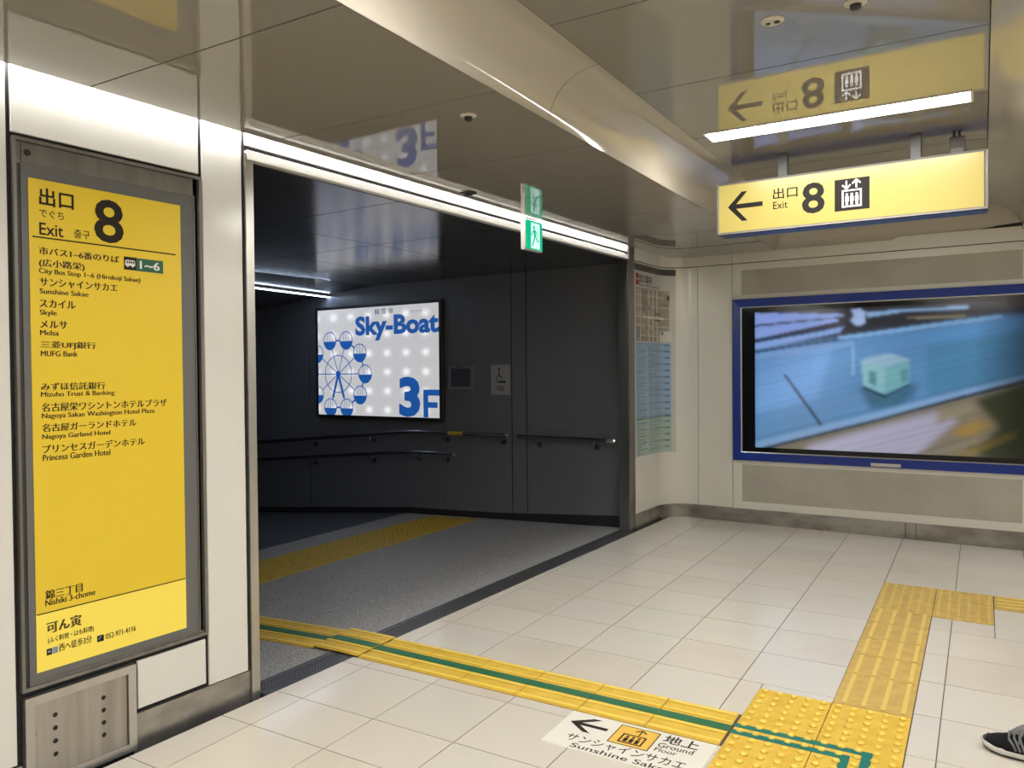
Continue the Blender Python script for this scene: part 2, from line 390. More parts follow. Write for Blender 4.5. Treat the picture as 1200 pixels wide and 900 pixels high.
# passage floor: level landing then a ramp going down
b = MB()
for x0, x1 in ((-2.6, -0.105),):
    b.quad((x0, -.1, zpass(x0, -.1)), (x1, -.1, zpass(x1, -.1)), (x1, 3.973, zpass(x1, 3.973)), (x0, 3.973, zpass(x0, 3.973)))
struct(b.build('floor_passage', GRAN))
b = MB(); x0, x1 = -8.0, -2.6001
b.quad((x0, -.1, zpass(x0, -.1)), (x1, -.1, zpass(x1, -.1)), (x1, 3.973, zpass(x1, 3.973)), (x0, 3.973, zpass(x0, 3.973)))
struct(b.build('floor_ramp', RAMP))

# ------------------------------------------------------------------ left wall (panels with dark joints)
b = MB().on(LW); TOPZ = 2.60
b.mi = 1; b.box(-9.5, -0.002, -0.2, TOPZ, -.06, -.013)
b.box(-0.002, 3.82, 2.372, TOPZ, -.06, -.013)
b.mi = 0
ys = [-9.5, -8.06, -7.1, -6.14, -5.18, -4.22, -3.26, -2.30, -1.63, -0.965]
for y0, y1 in zip(ys, ys[1:]): b.box(y0 + .004, y1 - .004 if y1 < -1 else y1, .098, TOPZ, -.012, 0, .002)
b.box(-.950, -.238, 2.236, TOPZ, -.012, 0, .002)           # over the sign
b.box(-.222, -.028, .120, TOPZ, -.012, 0, .002)            # slim pillar panel
b.box(-.535, -.237, .134, .318, -.012, 0, .002)            # small panel under the sign
b.box(-.006, 3.86, 2.408, TOPZ, -.012, 0, .002)            # over the opening
struct(b.build('wall_left', [WHITE, DARK]))
b = MB().on(LW)
b.box(-9.5, -.95, -.2, .090, -.012, -.002); b.box(-.547, -.016, .034, .117, -.012, -.001); b.box(-.547, -.016, -.2, .032, -.012, -.006)
struct(b.build('baseboard_left', SKIRT))
b = MB().on(LW); b.box(-.004, 3.82, 2.345, 2.386, -.04, .012, .003)      # white lip over the opening
struct(b.build('trim_1', WHITE))
b = MB().on(LW); b.box(-.014, .030, -.02, 2.373, -.15, .008, .003)
b.box(-.014, -.0115, -.02, 2.373, .008, .0095)
struct(b.build('trim_2', STEEL))
b = MB().on(LW)
b.box(3.822, 3.945, -.0, 2.46, -.09, .006, .004); b.box(3.822, 3.828, 0, 2.46, .006, .010)
struct(b.build('trim_3', JAMB))

# curved cream wall running from the opening into the far wall
def path(sv):
    """arc length -> (x, y, normal)"""
    if sv < 0.485: return Vector((0, 3.945 + sv, 0)), Vector((1, 0, 0))
    q = (sv - .485) / .25
    if q < pi / 2 - FA * .0 - .0:
        th = pi - q; return Vector((.25 + .25 * math.cos(th), 4.43 + .25 * math.sin(th), 0)), Vector((-math.cos(th), -math.sin(th), 0))
    d = sv - .485 - .25 * pi / 2; return Vector((.25 + d, 4.68 + d * math.tan(FA), 0)), Vector((math.sin(FA), -math.cos(FA), 0))
def CW(sv, z, n): p, nn = path(sv); q = p + nn * n; q.z = z; return q
def strip(b, s0, s1, z0, z1, n0, n1, step=.02, F=None):
    k = max(1, int((s1 - s0) / step)); Fm = F or CW; L = []
    for i in range(k + 1):
        sv = s0 + (s1 - s0) * i / k; L.append([b.bm.verts.new(Fm(sv, z, n)) for z, n in ((z0, n0), (z0, n1), (z1, n1), (z1, n0))])
    for A, B in zip(L, L[1:]):
        for q in range(4): fc = b.f([A[q], A[(q + 1) % 4], B[(q + 1) % 4], B[q]])
    b.f(L[0]); b.f(L[-1][::-1])
SEAM = .485 + .25 * pi / 2 + .04
b = MB(); b.mi = 1; strip(b, 0, SEAM + .31, -.1, 2.50, -.05, -.013); b.mi = 0
strip(b, .001, SEAM - .002, .16, 2.345, -.012, 0); strip(b, SEAM + .002, SEAM + .312, .16, 2.345, -.012, 0)
strip(b, .001, SEAM + .312, 2.352, 2.52, -.012, .0)
struct(b.build('wall_corner', [CREAM, DARK]))
b = MB(); strip(b, .001, SEAM + .33, -.02, .187, -.012, .006)
struct(b.build('baseboard_corner', SKIRT))

# far wall with the framed screen bay
b = MB().on(FW)
b.mi = 1; b.box(.605, 6.6, -.1, 2.56, -.06, -.013); b.mi = 0
b.box(.607, .687, .18, 2.345, -.012, .002); b.box(2.769, 3.02, .18, 2.345, -.012, .002)
b.box(.687, 2.769, 2.285, 2.345, -.012, .002); b.box(.687, 2.769, .18, .25, -.012, .002)
b.box(.687, 2.769, .576, .615, -.012, .002); b.box(.687, 2.769, 2.028, 2.068, -.012, .002)
for x in range(4): b.box(3.025 + .9 * x, 3.92 + .9 * x, .18, 2.345, -.012, 0)
b.box(.605, 6.6, 2.352, 2.46, -.012, .0)
b.mi = 2; b.box(.687, 2.769, .25, .576, -.012, -.002); b.box(.687, 2.769, 2.068, 2.285, -.012, -.002); b.mi = 0; b.box(.687, 2.769, .615, 2.028, -.012, -.004)
struct(b.build('wall_far', [CREAM, DARK, GREYP]))
b = MB().on(FW); 
for x0, x1 in ((.605, 1.985), (1.988, 2.06), (2.063, 3.4), (3.403, 6.5)): b.box(x0, x1, -.02, .185, -.012, .006, .002)
struct(b.build('baseboard_far', SKIRT))

# walls the photograph never shows, so that light and reflections close up
b = MB(); b.box(6.45, 6.5, -9.5, 4.8, -.2, 2.64); struct(b.build('wall_right', CREAM))
b = MB(); b.box(-.05, 6.45, -9.55, -9.5, -.3, 2.64); struct(b.build('wall_back', CREAM))

# ------------------------------------------------------------------ passage walls and ceiling
PY = 3.973
b = MB(); b.mi = 1; b.box(-8.0, -.02, PY + .006, PY + .05, -.8, 2.45); b.mi = 0
xs = [-8, -6.6, -5.2, -4.05, -2.09, -1.278, -1.112, -.02]
for x0, x1 in zip(xs, xs[1:]):
    g0 = .006; b.box(x0 + g0, x1 - g0, PY, PY + .01, -.75, 2.40, .002)
b.box(-2.092, -2.088, PY - .0005, PY + .006, -.5, 2.4)
struct(b.build('wall_passage', [PWALL, DARK]))
b = MB()
for i in range(40):
    x0, x1 = -8 + .2 * i, -8 + .2 * (i + 1); x1 = min(x1, -.085)
    if x0 >= x1: break
    hb = lambda x: .062 + .045 * min(1, max(0, (x + 1.4) / 1.4))
    z0, z1 = zpass(x0, PY), zpass(x1, PY); y0, y1 = PY - .006, PY
    A = [b.v((x0, y0, z0 - .02)), b.v((x0, y1, z0 - .02)), b.v((x0, y1, z0 + hb(x0))), b.v((x0, y0, z0 + hb(x0)))]
    B = [b.v((x1, y0, z1 - .02)), b.v((x1, y1, z1 - .02)), b.v((x1, y1, z1 + hb(x1))), b.v((x1, y0, z1 + hb(x1)))]
    for q in range(4): b.f([A[q], A[(q + 1) % 4], B[(q + 1) % 4], B[q]])
struct(b.build('baseboard_passage', PBASE))
b = MB(); b.box(-8, -.15, -.12, -.10, -.8, 2.45); struct(b.build('wall_passage_near', PWALL))
b = MB(); b.box(-8.05, -8, -.12, PY + .05, -.9, 2.45); struct(b.build('wall_passage_end', PWALL))
b = MB()
def zc(x): return HP if x > -3.05 else HP + .0886 * (x + 3.05)
xs = [-8, -6.7, -5.5, -4.3, -3.05, -2.1, -1.13, -.02]; ysx = [-.11, 1.0, 2.0, 2.85, PY]
for x0, x1 in zip(xs, xs[1:]):
    for y0, y1 in zip(ysx, ysx[1:]):
        e = .0035; P = [(x0 + e, y0 + e), (x1 - e, y0 + e), (x1 - e, y1 - e), (x0 + e, y1 - e)]
        A = [b.v((x, y, zc(x))) for x, y in P]; B = [b.v((x, y, zc(x) + .02)) for x, y in P]
        b.f(A); b.f(B[::-1])
        for k in range(4): b.f([A[k], A[(k + 1) % 4], B[(k + 1) % 4], B[k]])
b.mi = 1
for x0, x1 in ((-8, -3.05), (-3.05, -.02)):
    b.quad((x0, -.12, zc(x0) + .012), (x1, -.12, zc(x1) + .012), (x1, PY, zc(x1) + .012), (x0, PY, zc(x0) + .012))
struct(b.build('ceiling_passage', [PCEIL, DARK]))

# ------------------------------------------------------------------ concourse ceiling
def CE(u, v, z): return Vector((GX.x * u + GY.x * v, GX.y * u + GY.y * v, z))
vj = [.085 + .805 * k for k in range(-13, 6)]
vj = [v for v in vj if v < 4.2] + [4.75]
U1, U2, U3, U4 = 1.228, 1.449, 2.775, 2.996
b = MB()
EDGE = 0.062
def panel(P, z):
    P = clip(P, (1, 0), EDGE); 
    if len(P) > 2: P = clip(P, (math.sin(FA), -math.cos(FA)), -4.672 * math.cos(FA))
    if len(P) > 2: P = clip(P, (-1, 0), -6.44)
    if len(P) < 3: return
    A = [b.bm.verts.new((x, y, z)) for x, y in P]; B = [b.bm.verts.new((x, y, z + .02)) for x, y in P]
    b.f(A[::-1]); b.f(B)
    for k in range(len(P)): j = (k + 1) % len(P); b.f([A[k], A[j], B[j], B[k]])
for v0, v1 in zip(vj, vj[1:]):
    e = .0035
    for u0, u1 in ((-.4, U1), (U4, U4 + 1.75), (U4 + 1.75, U4 + 3.7)):
        panel([(CE(u, v, 0).x, CE(u, v, 0).y) for u, v in ((u0 + e, v0 + e), (u1 - e, v0 + e), (u1 - e, v1 - e), (u0 + e, v1 - e))], H1)
VE = 4.42
for v0, v1 in zip([v for v in vj if v < VE], [v for v in vj[1:] if v < VE] + [VE]):
    panel([(CE(u, v, 0).x, CE(u, v, 0).y) for u, v in ((U2 + .002, v0 + e), (U3 - e, v0 + e), (U3 - e, v1 - e), (U2 + .002, v1 - e))], H2)
b.mi = 1
for u0, u1, z in ((-.4, U1, H1 + .016), (U4, 6.6, H1 + .016), (U2, U3, H2 + .016)):
    P = [(CE(u, v, 0).x, CE(u, v, 0).y) for u, v in ((u0, -10.3), (u1, -10.3), (u1, 4.75), (u0, 4.75))]
    P = clip(clip(P, (1, 0), EDGE + .001), (-1, 0), -6.44); P = clip(P, (math.sin(FA), -math.cos(FA)), -4.70 * math.cos(FA))
    b.f([b.bm.verts.new((x, y, z)) for x, y in P])
# vertical edge of the ceiling beside the light slot, and lid over the slot
b.mi = 0
b.quad((EDGE, -9.5, H1), (EDGE, 4.2, H1), (EDGE, 4.2, H1 + .03), (EDGE, -9.5, H1 + .03))
b.mi = 2
b.quad((-.06, -9.5, 2.60), (.5, -9.5, 2.60), (.5, 4.5, 2.60), (-.06, 4.5, 2.60)); b.quad((.5, -9.5, H1 + .016), (.5, 4.5, H1 + .016), (.5, 4.5, 2.60), (.5, -9.5, 2.60))
struct(b.build('ceiling', [CEIL, DARK, LAMPW]))
# quarter-round coves round the raised part
b = MB(); K = 14
prof = [(1 - math.cos(k / K * pi / 2), math.sin(k / K * pi / 2)) for k in range(K + 1)]    # (inward, up)
def cove_run(side, v0, v1):
    L = []
    for px, pz in prof:
        u = U1 + (U2 - U1) * px if side < 0 else U4 - (U4 - U3) * px
        L.append([b.bm.verts.new(CE(u, v, H1 + (H2 - H1) * pz)) for v in (v0, v1)])
    for A, B in zip(L, L[1:]): fc = b.f([A[0], A[1], B[1], B[0]]); fc.smooth = True
cj = [-10.3, -7.9, -5.7, -3.7, -1.66, .495, 2.62, 4.62]
for side in (-1, 1):
    for v0, v1 in zip(cj, cj[1:]): cove_run(side, v0 + .0015, v1 - .0015)
# cove along the far wall
L = []
for px, pz in prof:
    row = []
    for u, s_ in ((U1 + (U2 - U1) * px, 0), (U4 - (U4 - U3) * px, 1)):
        row.append(b.bm.verts.new(CE(u, 4.62 - .2 * px, H1 + (H2 - H1) * pz)))
    L.append(row)
for A, B in zip(L, L[1:]): fc = b.f([A[0], A[1], B[1], B[0]]); fc.smooth = True
b.mi = 1
for side in (-1, 1):
    u = U1 - .004 if side < 0 else U4 + .004
    b.f([b.bm.verts.new(CE(*p)) for p in ((u, -10.3, H1), (u, 4.62, H1), (u, 4.62, H2 + .02), (u, -10.3, H2 + .02))])
b.f([b.bm.verts.new(CE(*p)) for p in ((U1, -10.3, H2 + .025), (U4, -10.3, H2 + .025), (U4, 4.75, H2 + .025), (U1, 4.75, H2 + .025))])
struct(b.build('ceiling_cove', [COVEM, DARK], fix=False))

# ------------------------------------------------------------------ lamps
def batten(v0):
    o = empty('ceiling_light', frame(CE(2.115, v0, H2), GX, GY)); F = WORLD[o.name]
    MB().on(F).ring(-.60, .60, -.085, .085, .012, -.004, .004, .002).build('frame', LAMPW, o)
    MB().on(F).box(-.588, .588, -.073, .073, -.003, .004).build('diffuser', GLOW, o)
    return o
l0 = batten(1.705); tag(l0, 'long slim white ceiling light glowing above the hanging yellow sign', 'light', 'battens along the raised ceiling')
for k, v in enumerate((-.70, -3.1, -5.5)):
    l = copy_tree(l0, frame(CE(2.115, v, H2), GX, GY))
    l['label'] = ['slim ceiling light in the raised ceiling behind the camera', 'slim ceiling light second behind the camera', 'slim ceiling light farthest behind the camera'][k]
for k, v in enumerate((3.0, .2, -2.8)):  # unseen fill lights, added to brighten the far wall and curved corner
    l = copy_tree(l0, frame(CE(4.75, v, H1), GY, -GX))
    l['label'] = ['ceiling light over the side branch, nearest the far wall', 'ceiling light over the side branch, middle one', 'ceiling light over the side branch, nearest the back wall'][k]
for k, (y0, y1) in enumerate(((-6.0, -3.05), (-3.0, -.02), (.0, 3.78))):
    b = MB(); b.tube([(.028, y0 + (y1 - y0) * i / 4, H1 + .035) for i in range(5)], .012, 10)
    o = empty('cove_light', (.028, (y0 + y1) / 2, H1 + .02))
    b.build('tube', COVEG, o)
    b = MB(); b.box(.006, .052, y0, y1, H1 + .052, H1 + .072); b.build('batten', LAMPW, o)
    tag(o, ['strip light in the ceiling slot beyond the left picture edge', 'strip light in the ceiling slot above the yellow exit sign', 'strip light in the ceiling slot above the dark passage opening'][k], 'light', 'strip lights hidden in the ceiling slot')
o = empty('passage_light', (-3.59, 2.6, 2.29))
PF = frame((-3.59, 2.6, zc(-3.59) - .014), (.09, -1, 0.008), (1, .09, .0886))
MB().on(PF).box(-1.42, 1.42, -.018, .018, -.008, .010).build('housing', LAMPW, o)
MB().on(PF).box(-1.40, 1.40, -.014, .014, -.013, -.008).build('diffuser', PGLOW, o)
tag(o, 'thin white strip light on the dark passage ceiling', 'light')

# ------------------------------------------------------------------ big yellow exit sign on the left wall
o = empty('exit_directory_sign', (0, -.59, .34)); tag(o, 'tall yellow exit information sign in a dark metal case on the left wall', 'sign')
MB().on(LW).box(-.945, -.234, .343, 2.218, -.05, -.024).build('back_case', FRAMEG, o)
f = MB().on(LW).ring(-.949, -.231, .338, 2.222, .011, -.03, .010, .002); fr = f.build('outer_frame', CASE, o)
f = MB().on(LW)
f.box(-.938, -.919, .349, 2.135, -.024, -.010); f.box(-.267, -.242, .349, 2.211, -.024, -.013)
f.build('side_channel', FRAMEG, o)
f = MB().on(LW); f.box(-.919, -.262, 2.142, 2.211, -.024, -.004, .002); f.box(-.938, -.919, 2.135, 2.211, -.024, -.005, .002)
f.build('header_rail', CASE, o)
f = MB().on(LW).lathe(-.897, 2.176, [(0.011, -.004), (0.011, -.001), (.006, -.0005), (0, -.0005)], 16); f.build('lock', DARK, o)
f = MB().on(LW); f.box(-.919, -.262, .349, 2.142, -.024, -.006); f.build('grey_mat', MATG, o)
f = MB().on(LW); f.box(-.262, -.258, .36, 2.142, -.024, -.001); f.box(-.92, -.24, .349, .358, -.024, -.002)
f.build('inner_trim', CASE, o)
y_ = MB().on(LW).box(-.896, -.322, .588, 2.093, -.006, -.0035).build('yellow_panel', SIGNY, o)
p_ = MB().on(LW).box(-.896, -.322, .388, .588, -.006, -.0035).build('advert_panel', SIGNY2, o)
tag(p_, 'pale yellow strip at the foot of the sign')
Z = -.0028
MB().on(LW).stroke([(-.886, 1.893), (-.345, 1.893)], .005, Z).build('rule', INK, y_)
TX = [("出口", -.862, 2.004, -.744, 2.066, .022), ("でぐち", -.862, 1.963, -.779, 1.992, .008), ("Exit", -.863, 1.902, -.782, 1.945, .012), ("출구", -.745, 1.907, -.688, 1.939, .008), ("8", -.672, 1.904, -.560, 2.065, .018)]
for s_, a_, c_, d_, e_, bo in TX: MB().on(LW).text(s_, a_, c_, d_, e_, Z, bo).build('heading_lettering', INK, y_)
TX = [("市バス1~6番のりば", -.865, 1.834, -.580, 1.861), ("(広小路栄)", -.865, 1.789, -.710, 1.820), ("City Bus Stop 1~6 (Hirokoji Sakae)", -.866, 1.764, -.497, 1.787),
 ("サンシャインサカエ", -.864, 1.725, -.589, 1.754), ("Sunshine Sakae", -.865, 1.699, -.697, 1.717), ("スカイル", -.866, 1.652, -.745, 1.680), ("Skyle", -.866, 1.620, -.810, 1.643),
 ("メルサ", -.865, 1.580, -.774, 1.607), ("Melsa", -.866, 1.555, -.804, 1.573), ("三菱UFJ銀行", -.865, 1.507, -.673, 1.535), ("MUFG Bank", -.865, 1.482, -.740, 1.501),
 ("みずほ信託銀行", -.866, 1.363, -.641, 1.390), ("Mizuho Trust & Banking", -.867, 1.336, -.606, 1.358), ("名古屋栄ワシントンホテルプラザ", -.865, 1.289, -.395, 1.319),
 ("Nagoya Sakae Washington Hotel Plaza", -.865, 1.261, -.447, 1.284), ("名古屋ガーランドホテル", -.865, 1.219, -.523, 1.247), ("Nagoya Garland Hotel", -.865, 1.189, -.625, 1.211),
 ("プリンセスガーデンホテル", -.865, 1.145, -.490, 1.174), ("Princess Garden Hotel", -.865, 1.118, -.626, 1.140), ("錦三丁目", -.865, .635, -.737, .667), ("Nishiki 3-chome", -.865, .612, -.691, .634)]
for s_, a_, c_, d_, e_ in TX: MB().on(LW).text(s_, a_, c_, d_, e_, Z, 0.0, .0010 if ord(s_[0]) > 255 or s_[0] == '(' else .0007).build('destination_lettering', INK, y_)
MB().on(LW).stroke([(-.894, .589), (-.324, .589)], .004, Z).build('rule', INK, p_)
MB().on(LW).text("可ん寅", -.862, .515, -.744, .555, Z, 0.0, .0020).build('advert_lettering', INK, p_)
for s_, a_, c_, d_, e_ in (("(ふく料理・はも料理)", -.859, .478, -.699, .501), ("西へ徒歩3分", -.822, .441, -.707, .469), ("052-971-4116", -.655, .437, -.538, .457)): MB().on(LW).text(s_, a_, c_, d_, e_, Z, 0.0, .0005).build('advert_lettering', INK, p_)
t = MB().on(LW)
t.prism([(-.687, .435), (-.662, .435), (-.662, .458), (-.687, .458)], Z, Z + .0004)
t.box(-.864, -.846, .440, .462, Z, Z + .0004); t.build('advert_icons', INK, p_)
t = MB().on(LW); t.box(-.844, -.826, .441, .463, Z, Z + .0005)
t.stroke([(-.681, .441), (-.679, .449), (-.671, .453)], .004, Z + .0008); t.box(-.86, -.850, .448, .456, Z + .0004, Z + .0008); t.build('advert_symbols', LGREY, p_)
bd = MB().on(LW); bd.box(-.561, -.512, 1.813, 1.862, -.0035, -.0026); k_ = bd.build('bus_badge', INK, y_)
bd = MB().on(LW); bd.box(-.5115, -.401, 1.812, 1.861, -.0035, -.0026); k_ = bd.build('platform_badge', BUSG, y_)
t = MB().on(LW); t.text("1~6", -.498, 1.821, -.415, 1.853, -.0022, .02)
t.prism([(-.556, 1.829), (-.517, 1.829), (-.517, 1.845), (-.520, 1.850), (-.553, 1.850), (-.556, 1.845)], -.0026, -.0023); t.disc(-.547, 1.828, .0045, -.0022); t.disc(-.527, 1.828, .0045, -.0022)
t.build('badge_print', PAPERW, y_)
t = MB().on(LW); [t.box(-.551 + .0085 * k, -.545 + .0085 * k, 1.838, 1.846, -.0023, -.0021) for k in range(4)]; t.build('bus_windows', INK, y_)

# ------------------------------------------------------------------ stainless service hatch under it
o = empty('service_hatch', (0, -.745, .05)); tag(o, 'stainless steel service hatch with two columns of holes below the yellow sign', 'hatch')
MB().on(LW).ring(-.944, -.549, -.012, .316, .030, -.012, .014, .001).build('frame', STEEL, o)
d_ = MB().on(LW).box(-.913, -.580, .0, .285, -.012, .004, .002).build('door', DSTEEL, o)
for u in (-.843, -.671):
    for k in range(4):
        h_ = MB().on(LW).lathe(u, .227 - .046 * k, [(.0085, .0042), (.0085, .0048), (0, .0048)], 14).build('hole', DARK, d_)
MB().on(LW).lathe(-.905, .185, [(.006, .004), (.006, .007), (.003, .008), (0, .008)], 12).build('latch', DSTEEL, d_)

# ------------------------------------------------------------------ hanging yellow sign
HS = frame((0, 2.2, 0), (math.cos(FA), math.sin(FA), 0), (0, 0, 1))
o = empty('hanging_exit_sign', (1.99, 2.31, 2.19)); tag(o, 'long yellow lit sign hanging from the ceiling with arrow and lift symbol', 'sign')
b = MB().on(HS); b.box(1.322, 2.662, 2.196, 2.478, -.135, -.004, .003); b.build('box', ALU, o)
b = MB().on(HS); b.ring(1.322, 2.662, 2.190, 2.480, .010, -.012, .003, .002); b.build('frame', ALU, o)
b = MB().on(HS); b.box(1.33, 2.655, 2.187, 2.196, -.13, -.014); b.build('underside', BLUEB, o)
fc_ = MB().on(HS).box(1.332, 2.645, 2.202, 2.470, -.006, 0).build('lit_face', HANGY, o)
MB().on(HS).box(1.332, 2.645, 2.202, 2.470, -.139, -.134).build('back_face', HANGY, o)
for x in (1.648, 2.315): MB().on(HS).box(x, x + .052, 2.472, H2 + .004, -.10, -.06, .003).build('hanger', POST, o)
b = MB().on(HS); Z = .001
b.prism([(1.384, 2.343), (1.463, 2.424), (1.494, 2.424), (1.432, 2.356), (1.580, 2.356), (1.580, 2.330), (1.432, 2.330), (1.496, 2.258), (1.464, 2.258)], 0, Z)
b.build('arrow', HANGK, fc_)
for s_, a_, c_, d_, e_, bo in (("出口", 1.637, 2.357, 1.769, 2.418, .012), ("Exit", 1.637, 2.303, 1.716, 2.344, .004), ("8", 1.791, 2.257, 1.909, 2.424, .02)): MB().on(HS).text(s_, a_, c_, d_, e_, Z, bo).build('lettering', HANGK, fc_)
b = MB().on(HS); b.box(1.959, 2.131, 2.253, 2.420, 0, .0012, .0); pk = b.build('lift_symbol', HANGK, fc_)
b = MB().on(HS); Z = .0018
b.ring(1.996, 2.093, 2.270, 2.362, .008, .0012, Z)
for k in range(3):
    x = 2.020 + .0245 * k; b.disc(x, 2.337, .0065, Z, 12); b.box(x - .0085, x + .0085, 2.300, 2.328, .0012, Z); b.box(x - .006, x + .006, 2.282, 2.300, .0012, Z)
for x, sgn in ((2.018, -1), (2.067, 1)):
    b.box(x - .004, x + .004, 2.370, 2.410, .0012, Z)
    yt = 2.412 if sgn > 0 else 2.368
    b.stroke([(x - .020, yt - sgn * .020), (x, yt), (x + .020, yt - sgn * .020)], .008, Z)
b.build('lift_drawing', HANGW, pk)

# ------------------------------------------------------------------ emergency exit sign above the opening
EX = frame((0.055, 0, 0), (0, 1, 0), (0, 0, 1))
o = empty('emergency_exit_sign', (.035, 2.27, 2.43)); tag(o, 'small green running-man exit sign hanging under the ceiling at the opening', 'sign')
b = MB().on(EX); b.box(2.160, 2.376, 2.222, 2.424, -.042, -.003, .004); b.build('housing', EXITB, o)
b = MB().on(EX); b.box(2.18, 2.356, 2.424, 2.438, -.036, -.012); b.build('ceiling_mount', SMOKED, o)
f_ = MB().on(EX).box(2.168, 2.370, 2.228, 2.418, -.004, 0).build('face', EXITG, o)
b = MB().on(EX).poly([(2.225, 2.236), (2.335, 2.236), (2.335, 2.405), (2.225, 2.405)], .0008); b.build('doorway', EXITW, f_)
b = MB().on(EX); Z = .0014
b.disc(2.262, 2.376, .013, Z)
b.poly([(2.250, 2.358), (2.276, 2.362), (2.290, 2.320), (2.262, 2.310)], Z)
b.stroke([(2.256, 2.356), (2.238, 2.336), (2.230, 2.318)], .010, Z); b.stroke([(2.276, 2.356), (2.298, 2.344), (2.312, 2.326)], .010, Z)
b.stroke([(2.270, 2.318), (2.258, 2.288), (2.238, 2.250)], .015, Z); b.stroke([(2.282, 2.320), (2.300, 2.292), (2.324, 2.286)], .015, Z)
b.build('running_man', EXITG, f_)

# ------------------------------------------------------------------ small ceiling fittings
def detector(x, y, z, r, kind, label):
    o = empty('ceiling_detector', (x, y, z)); tag(o, label, 'detector')
    MB().lathe(x, y, [(r * .75, z - .008), (r, z - .003), (r, z + .002)], 24).build('base_ring', SMOKE, o)
    if kind == 0: MB().lathe(x, y, [(0, z - .026), (r * .35, z - .024), (r * .5, z - .017), (r * .52, z - .006)], 20).build('dark_head', SMOKED, o)
    else:
        MB().lathe(x - r * .35, y, [(0, z - .012), (r * .2, z - .011), (r * .2, z - .006)], 12).build('port', SMOKED, o)
        MB().lathe(x + r * .4, y, [(0, z - .012), (r * .26, z - .011), (r * .26, z - .006)], 12).build('port', SMOKED, o)
detector(.976, .305, H1, .033, 0, 'ivory ceiling detector with dark head on the low ceiling above the opening')
detector(2.363, .586, H2, .036, 0, 'ivory detector with dark head on the raised ceiling, right of the pair')
detector(2.098, .564, H2, .040, 1, 'flat ivory ceiling fitting with two dark ports, left of the pair')
o = empty('ceiling_sensor', (.154, 1.401, H1)); tag(o, 'small dark ceiling spot close to the bright edge of the opening', 'sensor')
MB().lathe(.154, 1.401, [(.030, H1 - .010), (.048, H1 - .004), (.048, H1 + .002)], 22).build('rim', SMOKED, o)
MB().lathe(.154, 1.401, [(0, H1 - .018), (.018, H1 - .016), (.026, H1 - .009)], 18).build('lens', DARK, o)
o = empty('hanging_sensor', (2.52, 2.40, H2)); tag(o, 'small dark box hanging from the ceiling above the right end of the yellow sign', 'sensor')
BR = noise_colour(mat('dark_brown_plastic', (.05, .04, .03), .5), (.04, .033, .024), (.065, .054, .04), (40, 40, 120))
MB().box(2.484, 2.556, 2.375, 2.425, 2.502, 2.590, .006).build('body', BR, o)
MB().box(2.494, 2.546, 2.372, 2.376, 2.504, 2.528).build('label_plate', ALU, o)
for x in (2.506, 2.530): MB().tube([(x, 2.40, 2.585), (x, 2.40, H2 + .003)], .006, 8).build('stem', SMOKED, o)

# ------------------------------------------------------------------ video screen on the far wall
o = empty('video_screen', FW @ Matrix.Translation((1.81, .61, .0))); tag(o, 'large video screen in a blue frame on the far wall showing a white block', 'screen')
MB().on(FW).ring(.615, 3.000, .615, 2.030, .070, -.004, .030, .004).build('blue_frame', BLUE, o)
MB().on(FW).ring(.684, 2.931, .684, 1.961, .008, .0, .026, .004).build('inner_trim', SILV, o)
bz = MB().on(FW).box(.690, 2.925, .690, 1.955, -.004, .008).build('bezel', BEZEL, o)
b = MB().on(FW).box(1.735, 1.955, .622, .648, .029, .032); pl = b.build('maker_plate', SILV, o)
H_, W_ = 132, 220
jj, ii = np.meshgrid(np.arange(W_), np.arange(H_)); sgrid, tgrid = jj / (W_ - 1), ii / (H_ - 1)
q = sgrid / .979; q = q * (1 - .16 * (1 - np.minimum(q, 1)) / 1.16 * 1.1); X = 88 + q * 1112; yt, yb = 165 - 47 * q, 690 + 72 * q; Y = yt + (yb - yt) * tgrid
im = np.zeros((H_, W_, 3)); im[:] = lin((104, 160, 214))
def P_(pts, c, al=1.0):
    k = inpoly(X, Y, pts); im[k] = im[k] * (1 - al) + lin(c) * al
im[:] = lin((98, 152, 205)) * (1 + .0 * X[..., None])
P_([(60, 100), (1260, 60), (1260, 170), (1110, 180), (500, 262), (60, 300)], (46, 46, 54))
P_([(740, 260), (1260, 180), (1260, 240), (800, 290)], (96, 158, 214)); P_([(800, 300), (1260, 240), (1260, 460), (1000, 470), (800, 500)], (76, 140, 176), .7)
P_([(80, 300), (420, 280), (330, 560), (80, 640)], (122, 172, 232), .7)
P_([(80, 560), (500, 480), (700, 520), (90, 690)], (106, 156, 206)); P_([(515, 455), (640, 500), (770, 440), (750, 500), (690, 535), (570, 550)], (62, 108, 132), .9)
P_([(88, 700), (600, 590), (1260, 430), (1260, 800), (88, 800)], (142, 132, 112)); P_([(300, 690), (640, 610), (860, 560), (930, 600), (760, 740), (300, 735)], (190, 188, 212))
P_([(850, 560), (980, 525), (1000, 560), (840, 620)], (160, 150, 125)); P_([(900, 640), (1020, 596), (1080, 622), (960, 676)], (180, 142, 60), .8); P_([(1000, 520), (1260, 440), (1260, 800), (1000, 740), (1100, 630)], (58, 66, 40), .95)
im = blur(im, 14)
P_([(88, 168), (455, 172), (455, 182), (88, 214)], (150, 176, 250)); P_([(88, 222), (430, 190), (440, 200), (88, 270)], (150, 178, 250))
P_([(88, 285), (460, 222), (440, 245), (88, 312)], (146, 182, 246)); P_([(88, 330), (500, 275), (500, 300), (88, 352)], (128, 170, 226), .8)
P_([(88, 268), (400, 225), (400, 235), (88, 284)], (40, 60, 90)); P_([(88, 312), (480, 262), (480, 272), (88, 324)], (50, 84, 120))
P_([(430, 262), (1110, 176), (1110, 192), (500, 268), (440, 272)], (140, 190, 240)); P_([(545, 165), (975, 140), (975, 152), (700, 165), (560, 186)], (150, 190, 235))
